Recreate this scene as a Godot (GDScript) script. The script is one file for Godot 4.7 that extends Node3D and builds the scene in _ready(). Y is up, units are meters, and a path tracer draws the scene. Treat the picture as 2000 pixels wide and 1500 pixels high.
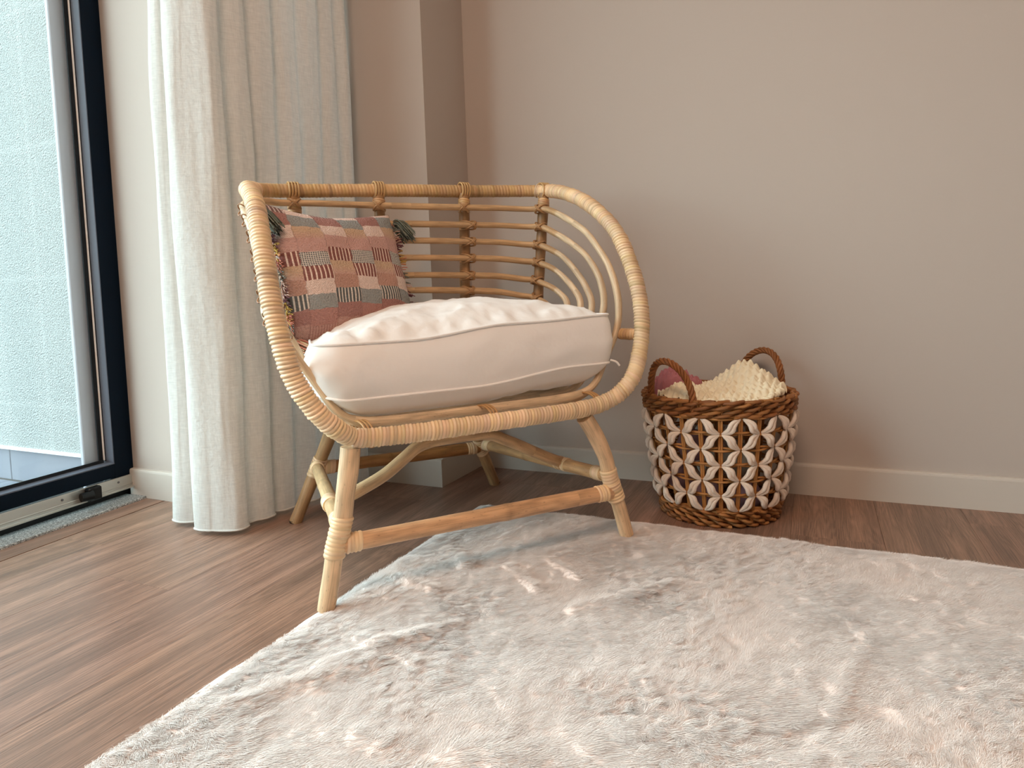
extends Node3D
# A rattan tub chair, a wool-laced wicker basket and a plush rug in the corner of a room, beside a balcony door.

# ------------------------------------------------------------------ mesh builder
class MB:
	var v := PackedVector3Array()
	var n := PackedVector3Array()
	var t := PackedVector2Array()
	var c := PackedColorArray()
	var i := PackedInt32Array()
	func put(p: Vector3, nn: Vector3, uv: Vector2, col: Color) -> int:
		v.append(p); n.append(nn); t.append(uv); c.append(col)
		return v.size() - 1
	func tri(a: int, b: int, d: int) -> void:
		i.append(a); i.append(b); i.append(d)
	func quad(a: int, b: int, d: int, e: int) -> void:
		tri(a, b, d); tri(a, d, e)
	# tube along path; rad and col hold one entry per point
	func tube(path: PackedVector3Array, rad: PackedFloat32Array, sides: int, closed: bool, col: PackedColorArray, flat := 1.0, tilt := 0.0, up := Vector3.ZERO) -> void:
		var m := path.size()
		if m < 2:
			return
		var tang := PackedVector3Array()
		for k in m:
			var a := path[(k - 1 + m) % m] if closed or k > 0 else path[k]
			var b := path[(k + 1) % m] if closed or k < m - 1 else path[k]
			tang.append((b - a).normalized())
		var ref := Vector3.UP if absf(tang[0].y) < 0.9 else Vector3.RIGHT
		if up != Vector3.ZERO:
			ref = up
		var x := (ref - tang[0] * ref.dot(tang[0])).normalized()
		var base := v.size()
		var rows := m + (1 if closed else 0)
		var run := 0.0
		for kk in rows:
			var k := kk % m
			if up != Vector3.ZERO:
				x = up
			x = (x - tang[k] * x.dot(tang[k])).normalized()
			var y := tang[k].cross(x)
			if kk > 0:
				run += path[k].distance_to(path[(kk - 1) % m])
			var ka := (k - 1 + m) % m if closed else maxi(k - 1, 0)
			var kb := (k + 1) % m if closed else mini(k + 1, m - 1)
			var span := maxf(path[ka].distance_to(path[k]) + path[k].distance_to(path[kb]), 1e-5)
			var slope := (rad[kb] - rad[ka]) / span
			for s in sides + 1:
				var an := TAU * s / sides
				var d := x * cos(an) * flat + y * sin(an)
				var nn := x * cos(an) / flat + y * sin(an)
				put(path[k] + d * rad[k] + tang[k] * tilt * cos(an + 0.7), (nn.normalized() - tang[k] * slope).normalized(), Vector2(float(s) / sides, run * 2.2), col[k])
		for k in rows - 1:
			for s in sides:
				var a := base + k * (sides + 1) + s
				quad(a, a + sides + 1, a + sides + 2, a + 1)
		if not closed:
			for e in [0, m - 1]:
				var cc := put(path[e], tang[e] * (-1.0 if e == 0 else 1.0), Vector2(0.5, 0.5), col[e])
				var first := v.size()
				for s in sides + 1:
					var o: int = base + e * (sides + 1) + s
					put(v[o], n[cc], t[o], col[e])
				for s in sides:
					if e == 0:
						tri(cc, first + s, first + s + 1)
					else:
						tri(cc, first + s + 1, first + s)
	func rod(path: PackedVector3Array, r: float, col: Color, sides := 10, closed := false) -> void:
		var rr := PackedFloat32Array(); rr.resize(path.size()); rr.fill(r)
		var cc := PackedColorArray(); cc.resize(path.size()); cc.fill(col)
		tube(path, rr, sides, closed, cc)
	# bands of cane wound round a path
	func wrapped(path: PackedVector3Array, r: float, bump: float, band: float, closed: bool, base: Color, rng: RandomNumberGenerator, sides := 14, tilt := 0.002) -> void:
		var total := 0.0
		for k in path.size() - 1:
			total += path[k].distance_to(path[k + 1])
		if closed:
			total += path[-1].distance_to(path[0])
		var bands := maxi(1, int(total / band))
		var per := 5
		var pts := resample(path, bands * per, closed)
		var rr := PackedFloat32Array()
		var cc := PackedColorArray()
		var shades := PackedColorArray()
		var lifts := PackedFloat32Array()
		var drift := 0.0
		for b in bands + 1:
			drift = clampf(drift + rng.randf_range(-0.08, 0.08), -0.16, 0.14)
			var s := 1.0 + drift + rng.randf_range(-0.09, 0.08)
			if rng.randf() < 0.05:
				s *= 0.78
			shades.append(Color(base.r * s, base.g * s * rng.randf_range(0.96, 1.03), base.b * s * rng.randf_range(0.9, 1.06)))
			lifts.append(rng.randf_range(0.6, 1.25))
		for k in pts.size():
			var b := k / per
			var f := float(k % per) / per
			rr.append(r + bump * lifts[b] * pow(sin(PI * clampf(f, 0.0, 1.0)), 0.6))
			cc.append(shades[b])
		tube(pts, rr, sides, closed, cc, 1.0, tilt)
	static func resample(path: PackedVector3Array, count: int, closed: bool) -> PackedVector3Array:
		var p := path.duplicate()
		if closed:
			p.append(path[0])
		var cum := PackedFloat32Array([0.0])
		for k in p.size() - 1:
			cum.append(cum[-1] + p[k].distance_to(p[k + 1]))
		var out := PackedVector3Array()
		var at := 0
		for q in count + (0 if closed else 1):
			var s := cum[-1] * q / count
			while at < p.size() - 2 and cum[at + 1] < s:
				at += 1
			var f := (s - cum[at]) / maxf(cum[at + 1] - cum[at], 1e-6)
			out.append(p[at].lerp(p[at + 1], clampf(f, 0.0, 1.0)))
		return out
	# a box with chamfered edges, in the axes of xf
	func box(size: Vector3, xf: Transform3D, bev: float, col := Color.WHITE) -> void:
		var h := size * 0.5
		bev = minf(bev, minf(h.x, minf(h.y, h.z)) * 0.9)
		for ax in 3:
			for sg in [-1.0, 1.0]:
				var nn := Vector3.ZERO; nn[ax] = sg
				var a := (ax + 1) % 3
				var b := (ax + 2) % 3
				var q: Array[int] = []
				for k in [[-1, -1], [1, -1], [1, 1], [-1, 1]]:
					var p := Vector3.ZERO
					p[ax] = sg * h[ax]; p[a] = k[0] * (h[a] - bev); p[b] = k[1] * (h[b] - bev)
					q.append(put(xf * p, (xf.basis * nn).normalized(), Vector2(p[a], p[b]), col))
				if sg < 0: quad(q[0], q[1], q[2], q[3])
				else: quad(q[0], q[3], q[2], q[1])
		if bev <= 0.0:
			return
		for ax in 3:
			var a := (ax + 1) % 3
			var b := (ax + 2) % 3
			for sa in [-1.0, 1.0]:
				for sb in [-1.0, 1.0]:
					var nn := Vector3.ZERO; nn[a] = sa; nn[b] = sb
					nn = (xf.basis * nn).normalized()
					var q: Array[int] = []
					for k in [[0, -1], [1, -1], [1, 1], [0, 1]]:
						var p := Vector3.ZERO
						p[ax] = k[1] * (h[ax] - bev)
						p[a] = sa * (h[a] - (bev if k[0] else 0.0)); p[b] = sb * (h[b] - (0.0 if k[0] else bev))
						q.append(put(xf * p, nn, Vector2(p[ax], p[a]), col))
					quad(q[0], q[1], q[2], q[3])
		for sx in [-1.0, 1.0]:
			for sy in [-1.0, 1.0]:
				for sz in [-1.0, 1.0]:
					var nn := (xf.basis * Vector3(sx, sy, sz)).normalized()
					var p1 := put(xf * Vector3(sx * h.x, sy * (h.y - bev), sz * (h.z - bev)), nn, Vector2.ZERO, col)
					var p2 := put(xf * Vector3(sx * (h.x - bev), sy * h.y, sz * (h.z - bev)), nn, Vector2.ZERO, col)
					var p3 := put(xf * Vector3(sx * (h.x - bev), sy * (h.y - bev), sz * h.z), nn, Vector2.ZERO, col)
					tri(p1, p2, p3)
	# grid of (w + 1) x (h + 1) points with smooth normals
	func grid(pts: PackedVector3Array, w: int, h: int, uvs: PackedVector2Array, cols: PackedColorArray, flip := false, wrap := false) -> void:
		var base := v.size()
		for y in h + 1:
			for x in w + 1:
				var k := y * (w + 1) + x
				var xa := maxi(x - 1, 0)
				var xb := mini(x + 1, w)
				if wrap:
					xa = w - 1 if x == 0 else x - 1
					xb = 1 if x == w else x + 1
				var dx := pts[y * (w + 1) + xb] - pts[y * (w + 1) + xa]
				var dy := pts[mini(y + 1, h) * (w + 1) + x] - pts[maxi(y - 1, 0) * (w + 1) + x]
				var nn := dy.cross(dx).normalized()
				put(pts[k], -nn if flip else nn, uvs[k], cols[k] if cols.size() > 1 else cols[0])
		for y in h:
			for x in w:
				var a := base + y * (w + 1) + x
				if flip: quad(a, a + w + 1, a + w + 2, a + 1)
				else: quad(a, a + 1, a + w + 2, a + w + 1)
	# turn every face so that its front looks the way its normals do
	func face_out() -> void:
		for k in range(0, i.size(), 3):
			var a := i[k]
			var b := i[k + 1]
			var d := i[k + 2]
			if (v[d] - v[a]).cross(v[b] - v[a]).dot(n[a] + n[b] + n[d]) < 0.0:
				i[k + 1] = d; i[k + 2] = b
	func mesh(turn := true) -> ArrayMesh:
		if turn: face_out()
		var a := []
		a.resize(Mesh.ARRAY_MAX)
		a[Mesh.ARRAY_VERTEX] = v; a[Mesh.ARRAY_NORMAL] = n; a[Mesh.ARRAY_TEX_UV] = t; a[Mesh.ARRAY_COLOR] = c; a[Mesh.ARRAY_INDEX] = i
		var m := ArrayMesh.new()
		m.add_surface_from_arrays(Mesh.PRIMITIVE_TRIANGLES, a)
		return m

# ------------------------------------------------------------------ small helpers
var rng := RandomNumberGenerator.new()
var M := {}
var used := {}

func numbered(called: String) -> String:
	var k: int = used.get(called, 0)
	used[called] = k + 1
	return called if k == 0 else "%s_%03d" % [called, k]

func thing(called: String, label: String, category: String, at := Vector3.ZERO, group := "") -> Node3D:
	var o := Node3D.new()
	o.name = numbered(called)
	add_child(o)
	o.position = at
	o.set_meta("label", label); o.set_meta("category", category)
	if group: o.set_meta("group", group)
	return o

func setting(called: String, label := "", category := "") -> Node3D:
	var o := Node3D.new()
	o.name = called
	add_child(o)
	o.set_meta("kind", "structure")
	if label: o.set_meta("label", label)
	if category: o.set_meta("category", category)
	return o

func part(called: String, mb: MB, m: Material, parent: Node, label := "", kind := "") -> MeshInstance3D:
	var o := MeshInstance3D.new()
	o.name = called
	o.mesh = mb.mesh()
	o.material_override = m
	parent.add_child(o, true)
	if label: o.set_meta("label", label)
	if kind: o.set_meta("kind", kind)
	return o

func slab(called: String, size: Vector3, centre: Vector3, m: Material, parent: Node, bev := 0.0) -> MeshInstance3D:
	var b := MB.new()
	b.box(size, Transform3D(Basis(), centre), bev)
	return part(called, b, m, parent)

func spline(p: PackedVector3Array, closed := false, per := 10) -> PackedVector3Array:
	var out := PackedVector3Array()
	var m := p.size()
	for k in (m if closed else m - 1):
		var a := p[(k - 1 + m) % m] if closed or k > 0 else p[0] * 2.0 - p[1]
		var b := p[k]
		var c := p[(k + 1) % m]
		var d := p[(k + 2) % m] if closed or k < m - 2 else p[m - 1] * 2.0 - p[m - 2]
		for j in per:
			out.append(b.cubic_interpolate(c, a, d, float(j) / per))
	if not closed:
		out.append(p[m - 1])
	return out

func V(a: Array) -> PackedVector3Array:          # flat numbers to points
	var out := PackedVector3Array()
	for k in range(0, a.size(), 3):
		out.append(Vector3(a[k], a[k + 1], a[k + 2]))
	return out

func lin(r: float, g: float, b: float) -> Color:
	return Color(r, g, b).srgb_to_linear()

func mat(col: Color, rough: float, vertex := false, spec := 0.4) -> StandardMaterial3D:
	var m := StandardMaterial3D.new()
	m.albedo_color = col
	m.roughness = rough
	m.metallic_specular = spec
	m.vertex_color_use_as_albedo = vertex
	return m

func fnl(seed_: int, freq: float, oct := 3) -> FastNoiseLite:
	var f := FastNoiseLite.new()
	f.noise_type = FastNoiseLite.TYPE_SIMPLEX_SMOOTH
	f.seed = seed_; f.frequency = freq
	f.fractal_octaves = oct
	return f

func picture(w: int, h: int, fn: Callable) -> ImageTexture:
	var b := PackedByteArray()
	b.resize(w * h * 3)
	var k := 0
	for y in h:
		for x in w:
			var c: Color = fn.call(x, y)
			b[k] = int(clampf(c.r, 0, 1) * 255.0); b[k + 1] = int(clampf(c.g, 0, 1) * 255.0); b[k + 2] = int(clampf(c.b, 0, 1) * 255.0)
			k += 3
	return ImageTexture.create_from_image(Image.create_from_data(w, h, false, Image.FORMAT_RGB8, b))

func noise_normal(seed_: int, freq: float, strength: float, size := 512) -> NoiseTexture2D:
	var t := NoiseTexture2D.new()
	t.width = size; t.height = size
	t.seamless = true
	t.noise = fnl(seed_, freq, 3)
	t.as_normal_map = true
	t.bump_strength = strength
	return t

# ------------------------------------------------------------------ scene
const DOOR_AT := Vector3(-1.592, 0, -1.1365)
const BASKET := Vector3(-0.199, 0, -1.515)

func _ready() -> void:
	rng.seed = 7
	# camera
	var cam := Camera3D.new()
	cam.name = "camera"
	cam.projection = Camera3D.PROJECTION_FRUSTUM
	cam.near = 0.05; cam.far = 100.0
	cam.size = 0.05 * 1500.0 / 1287.97
	cam.frustum_offset = Vector2(0.05 * 5.22 / 1287.97, -0.05 * 88.23 / 1287.97)
	cam.transform = Transform3D(Basis(Vector3(0.90692, -0.03518, -0.41983), Vector3(0.00338, 0.99708, -0.07625), Vector3(0.42129, 0.06773, 0.90439)).orthonormalized(), Vector3(0, 0.5, 0))
	add_child(cam)
	cam.current = true
	# sky: a bright overcast day
	var env := Environment.new()
	env.background_mode = Environment.BG_SKY
	var sky := Sky.new()
	var sm := ProceduralSkyMaterial.new()
	sm.sky_top_color = Color(0.78, 0.90, 0.93)
	sm.sky_horizon_color = Color(0.89, 0.97, 0.96)
	sm.ground_horizon_color = Color(0.72, 0.76, 0.74)
	sm.ground_bottom_color = Color(0.60, 0.62, 0.60)
	sm.sky_energy_multiplier = 1.0
	sky.sky_material = sm
	env.sky = sky
	env.background_energy_multiplier = 10.5
	env.tonemap_mode = Environment.TONE_MAPPER_LINEAR
	env.tonemap_exposure = 0.93
	env.sdfgi_enabled = true; env.ssao_enabled = true; env.ssil_enabled = true
	var we := WorldEnvironment.new()
	we.name = "environment"
	we.environment = env
	add_child(we)
	lamp()
	materials()
	room()
	door()
	balcony()
	chair()
	seat_cushion()
	throw_pillow()
	rug()
	curtain()
	basket()
	blankets()

func lamp() -> void:
	var at := Vector3(-0.05, 2.44, 0.55)
	var o := thing("ceiling_lamp", "round flat ceiling lamp with a warm white diffuser", "lamp", at)
	var b := MB.new()
	b.tube(V([0, 0.06, 0, 0, 0.0, 0]), PackedFloat32Array([0.60, 0.60]), 40, false, PackedColorArray([Color.WHITE, Color.WHITE]))
	part("lamp_base", b, mat(Color(0.9, 0.9, 0.88), 0.5), o)
	var d := MB.new()
	d.tube(V([0, 0, 0, 0, -0.02, 0, 0, -0.03, 0]), PackedFloat32Array([0.585, 0.575, 0.55]), 40, false, PackedColorArray([Color.WHITE, Color.WHITE, Color.WHITE]))
	var em := mat(Color(1, 0.95, 0.88), 0.5)
	em.emission_enabled = true
	em.emission = Color(1, 0.86, 0.70)
	em.emission_energy_multiplier = 2.0
	part("lamp_diffuser", d, em, o)
	var l := AreaLight3D.new()
	l.name = "lamp_light"
	l.area_size = Vector2(0.9, 0.9)
	l.area_normalize_energy = true
	l.light_color = Color(1.0, 0.865, 0.765)
	l.light_energy = 4.3
	l.shadow_enabled = true
	o.add_child(l)
	l.position = Vector3(0, -0.04, 0)
	l.rotation_degrees = Vector3(-90, 0, 0)
	if "area_range" in l:
		l.set("area_range", 8.0)

func materials() -> void:
	M.wall = mat(Color(0.745, 0.70, 0.665), 0.9, false, 0.2)
	M.wall.normal_enabled = true
	M.wall.normal_texture = noise_normal(3, 0.05, 1.2)
	M.wall.normal_scale = 0.12
	M.wall.uv1_triplanar = true; M.wall.uv1_world_triplanar = true
	M.wall.uv1_scale = Vector3(3, 3, 3)
	M.reveal = M.wall
	M.ceiling = mat(Color(0.9, 0.89, 0.87), 0.9, false, 0.2)
	M.skirt = mat(Color(0.80, 0.765, 0.725), 0.45)
	M.frame = mat(Color(0.025, 0.075, 0.125), 0.45, false, 0.2)
	M.seal = mat(Color(0.03, 0.035, 0.06), 0.6)
	M.alu = mat(Color(0.78, 0.78, 0.76), 0.35); M.alu.metallic = 0.75
	M.outer = mat(Color(0.66, 0.66, 0.69), 0.5)
	M.bead = mat(Color(0.36, 0.38, 0.43), 0.4)
	M.spacer = mat(Color(0.92, 0.88, 0.86), 0.35)
	M.black = mat(Color(0.02, 0.022, 0.028), 0.45)
	var glass := mat(Color(0.95, 1.0, 0.99, 0.04), 0.02)
	glass.transparency = BaseMaterial3D.TRANSPARENCY_ALPHA
	M.glass = glass
	var gn := fnl(11, 0.35, 2)
	var gb := fnl(12, 0.12, 3)
	var granite := picture(256, 256, func(x, y):
		var a := gn.get_noise_2d(x, y) * 0.5 + gb.get_noise_2d(x, y) * 0.35
		var g := 0.58 + a * 1.05
		return Color(g * 0.99, g, g * 0.99))
	M.granite = mat(Color.WHITE, 0.35)
	M.granite.albedo_texture = granite
	M.granite.uv1_triplanar = true; M.granite.uv1_world_triplanar = true
	M.granite.uv1_scale = Vector3(4.5, 4.5, 4.5)
	M.stucco = mat(Color(0.62, 0.63, 0.62), 0.95, false, 0.1)
	M.stucco.normal_enabled = true
	M.stucco.normal_texture = noise_normal(21, 0.11, 9.0)
	M.stucco.normal_scale = 1.0
	M.stucco.uv1_triplanar = true; M.stucco.uv1_world_triplanar = true
	M.stucco.uv1_scale = Vector3(2.4, 2.4, 2.4)
	M.tile = mat(Color(0.44, 0.45, 0.49), 0.7)
	# wood planks: three boards drawn across one texture
	var w1 := fnl(31, 1.0, 3)
	var w2 := fnl(32, 1.0, 2)
	var w3 := fnl(33, 1.0, 2)
	var wood := picture(384, 1536, func(x, y):
		var u: float = x / 384.0
		var l: float = y / 1536.0
		var q := u * 2.4 + 0.75 * w1.get_noise_2d(u * 1.9, l * 1.5)
		var ring := 0.5 + 0.5 * sin(q * 44.0 + 4.0 * w2.get_noise_2d(u * 7.0, l * 2.0))
		var streak := w2.get_noise_2d(u * 90.0, l * 3.0) * 0.6 + w3.get_noise_2d(u * 220.0 + 50.0, l * 9.0) * 0.5
		var broad := w3.get_noise_2d(u * 4.0 + 9.0, l * 1.6)
		var s := 0.60 + (ring - 0.5) * 0.075 + streak * 0.20 + broad * 0.10
		var pore := w1.get_noise_2d(u * 160.0 + 7.0, l * 26.0)
		if pore > 0.28: s -= (pore - 0.28) * 0.35
		return Color(s * 1.0, s * 0.845, s * 0.745))
	M.wood = mat(Color(0.91, 0.835, 0.80), 0.36, true, 0.52)
	M.wood.albedo_texture = wood
	M.strip = M.wood
	# cane and rattan
	var c1 := fnl(41, 1.0, 2)
	var cane := picture(128, 512, func(x, y):
		var u: float = x / 128.0
		var l: float = y / 512.0
		var a := c1.get_noise_3d(cos(u * TAU) * 6.0, sin(u * TAU) * 6.0, l * 3.2) * 0.10 + c1.get_noise_3d(cos(u * TAU) * 0.9 + 9.0, sin(u * TAU) * 0.9, l * 7.0) * 0.13
		var spot := c1.get_noise_3d(cos(u * TAU) * 4.0, sin(u * TAU) * 4.0 + 20.0, l * 34.0)
		var s := 0.92 + a - (0.25 * clampf((spot - 0.55) * 4.0, 0, 1))
		return Color(s, s * 0.99, s * 0.97))
	M.cane = mat(Color.WHITE, 0.42, true, 0.45)
	M.cane.albedo_texture = cane
	M.wind = mat(Color.WHITE, 0.4, true, 0.45)
	M.wicker = mat(Color.WHITE, 0.5, true, 0.4)
	M.wicker.albedo_texture = cane
	M.cushion = mat(Color(0.955, 0.945, 0.935), 0.75, false, 0.25)
	M.cushion.normal_enabled = true
	M.cushion.normal_texture = noise_normal(51, 0.03, 3.0)
	M.cushion.normal_scale = 0.25
	M.cushion.uv1_triplanar = true
	M.cushion.uv1_scale = Vector3(5, 5, 5)
	M.linen = linen()
	M.wool = mat(Color(0.90, 0.83, 0.77), 0.95, false, 0.1)
	M.wool.normal_enabled = true
	M.wool.normal_texture = noise_normal(61, 0.2, 5.0, 256)
	M.wool.normal_scale = 0.5
	M.fur = mat(Color.WHITE, 1.0, true, 0.1)
	M.fur.specular_mode = BaseMaterial3D.SPECULAR_DISABLED
	M.pile = mat(Color(0.97, 0.91, 0.88), 0.95, false, 0.1)
	M.knit = mat(Color(0.93, 0.88, 0.77), 0.95, false, 0.1)
	M.pink = mat(Color(0.68, 0.44, 0.46), 0.95, false, 0.1)
	M.yarn = mat(Color.WHITE, 0.95, true, 0.1)

func linen() -> StandardMaterial3D:
	var a := fnl(71, 1.0, 2)
	var m := mat(Color(0.955, 0.945, 0.935), 0.9, false, 0.1)
	m.backlight_enabled = true
	m.backlight = Color(0.80, 0.80, 0.80)
	m.albedo_texture = picture(512, 512, func(x, y):
		var p: float = 0.5 + 0.5 * sin(x * TAU / 4.0) * sin(y * TAU / 4.0)
		var slub := a.get_noise_2d(x * 0.02, y * 0.45) * 0.05 + a.get_noise_2d(x * 0.45 + 40.0, y * 0.02) * 0.04
		var s := 0.94 + slub + (p - 0.5) * 0.06
		return Color(s, s, s * 0.99))
	m.normal_enabled = true
	m.normal_texture = noise_normal(72, 0.06, 3.0)
	m.normal_scale = 0.3
	return m

# ------------------------------------------------------------------ room
func gap_x(z: float) -> float:
	return -1.523 + 0.0916 * -(z + 1.117) if false else -1.523 + (z + 1.117) * 0.0916

func room() -> void:
	var fl := setting("floor")
	slab("subfloor", Vector3(4.6, 0.04, 4.6), Vector3(0.5, -0.025, 0.45), mat(Color(0.05, 0.04, 0.035), 0.9), fl)
	# boards: columns 0.165 wide that run towards the back wall
	var wide := 0.1655
	var col := 0
	var x := -1.537
	while x < 2.6:
		var z: float = -1.70 + [0.4, 0.12, 0.933, 0.35, 0.62, 0.14, 0.78][col % 7] - 1.15
		while z < 2.6:
			var z0 := maxf(z, -1.70)
			var z1 := minf(z + 1.15, 2.6)
			z += 1.15
			if z1 - z0 < 0.02:
				continue
			var xa := maxf(x + 0.0002, gap_x(z0) + 0.0012)
			var xb := maxf(x + 0.0002, gap_x(z1) + 0.0012)
			var xe := x + wide - 0.0002
			if xa > xe and xb > xe:
				continue
			plank(fl, minf(xa, xe), minf(xb, xe), xe, z0 + 0.0002, z1 - 0.0002, x, wide)
		x += wide
		col += 1
	# walls (with thickness)
	var wb := setting("wall_back")
	slab("plaster", Vector3(4.6, 2.6, 0.16), Vector3(0.6, 1.25, -1.695 - 0.08), M.wall, wb)
	var wc := setting("wall_corner", "narrow boxed-in pillar in the corner behind the chair", "wall")
	slab("plaster", Vector3(0.62, 2.5, 0.30), Vector3(-0.9025 - 0.31, 1.25, -1.4735 - 0.15), M.wall, wc)
	var wl := setting("wall_left")
	slab("plaster", Vector3(0.257, 2.5, 0.62), Vector3(-1.40 - 0.1285, 1.25, -1.145 - 0.31), M.reveal, wl)
	slab("plaster", Vector3(0.24, 2.5, 0.4), Vector3(-1.77, 1.25, -1.24 - 0.2), M.reveal, wl)
	var wr := setting("wall_right")
	slab("plaster", Vector3(0.16, 2.6, 4.6), Vector3(2.68, 1.25, 0.45), M.wall, wr)
	var wf := setting("wall_front")
	slab("plaster", Vector3(4.9, 2.6, 0.16), Vector3(0.5, 1.25, 2.68), M.wall, wf)
	var ce := setting("ceiling")
	slab("plaster", Vector3(5.0, 0.16, 4.8), Vector3(0.5, 2.58, 0.45), M.ceiling, ce)
	# baseboards
	var bb := setting("baseboard_back")
	board(bb, Vector3(-0.9025, 0, -1.695), Vector3(2.6, 0, -1.695))
	var bc := setting("baseboard_corner")
	board(bc, Vector3(-1.40, 0, -1.4735), Vector3(-0.889, 0, -1.4735))
	board(bc, Vector3(-0.9025, 0, -1.461), Vector3(-0.9025, 0, -1.682))
	var bl := setting("baseboard_left")
	board(bl, Vector3(-1.653, 0, -1.145), Vector3(-1.387, 0, -1.145))
	board(bl, Vector3(-1.40, 0, -1.133), Vector3(-1.40, 0, -1.461))

func board(parent: Node3D, a: Vector3, b: Vector3) -> void:
	# a skirting 74 mm high and 13 mm thick, standing out to the right-hand side of a->b turned towards the room
	var d := (b - a).normalized()
	var out := -d.cross(Vector3.UP) * -1.0
	var mb := MB.new()
	var prof := [Vector2(0, 0), Vector2(0.0128, 0), Vector2(0.0128, 0.0675), Vector2(0.0118, 0.0715), Vector2(0.009, 0.0735), Vector2(0, 0.074)]
	for k in prof.size() - 1:
		var p: Vector2 = prof[k]
		var q: Vector2 = prof[k + 1]
		var nn := (out * (q.y - p.y) - Vector3.UP * (q.x - p.x)).normalized()
		var r: Array[int] = []
		for e in [[a, p], [b, p], [b, q], [a, q]]:
			r.append(mb.put(e[0] + out * e[1].x + Vector3.UP * e[1].y, nn, Vector2.ZERO, Color.WHITE))
		mb.quad(r[0], r[3], r[2], r[1])
	for e in [[a, -d], [b, d]]:
		var r: Array[int] = []
		for p in prof:
			r.append(mb.put(e[0] + out * p.x + Vector3.UP * p.y, e[1], Vector2.ZERO, Color.WHITE))
		for k in range(1, prof.size() - 1):
			mb.tri(r[0], r[k], r[k + 1])
	part("board", mb, M.skirt, parent)

func plank(fl: Node3D, xa: float, xb: float, xe: float, z0: float, z1: float, x: float, wide: float) -> void:
	var mb := MB.new()
	var off := Vector2(0.0, rng.randf())
	var flip := rng.randf() < 0.5
	var s := rng.randf_range(0.93, 1.05)
	var col := Color(s, s * rng.randf_range(0.97, 1.02), s * rng.randf_range(0.95, 1.04))
	var bev := 0.0005
	var top := [Vector3(minf(xa + bev, xe), 0, z0 + bev), Vector3(xe - bev, 0, z0 + bev), Vector3(xe - bev, 0, z1 - bev), Vector3(minf(xb + bev, xe), 0, z1 - bev)]
	var low := [Vector3(xa, -0.0006, z0), Vector3(xe, -0.0006, z0), Vector3(xe, -0.0006, z1), Vector3(xb, -0.0006, z1)]
	var uv := func(p: Vector3) -> Vector2:
		var u := (p.x - x) / wide
		return Vector2(1.0 - u if flip else u, p.z / 1.15 + off.y)
	var q: Array[int] = []
	for p in top: q.append(mb.put(p, Vector3.UP, uv.call(p), col))
	mb.quad(q[0], q[1], q[2], q[3])
	for k in 4:
		var k2 := (k + 1) % 4
		var outn: Vector3 = ((low[k] + low[k2]) * 0.5 - (top[k] + top[k2]) * 0.5).normalized()
		var nn := Vector3.UP
		var r: Array[int] = []
		for p in [top[k], top[k2], low[k2], low[k]]: r.append(mb.put(p, nn, uv.call(p), col))
		mb.quad(r[0], r[3], r[2], r[1])
		var r2: Array[int] = []
		for p in [low[k], low[k2], low[k2] + Vector3(0, -0.004, 0), low[k] + Vector3(0, -0.004, 0)]: r2.append(mb.put(p, Vector3(outn.x, 0, outn.z).normalized(), uv.call(p), col))
		mb.quad(r2[0], r2[3], r2[2], r2[1])
	part("plank", mb, M.wood, fl)

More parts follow.
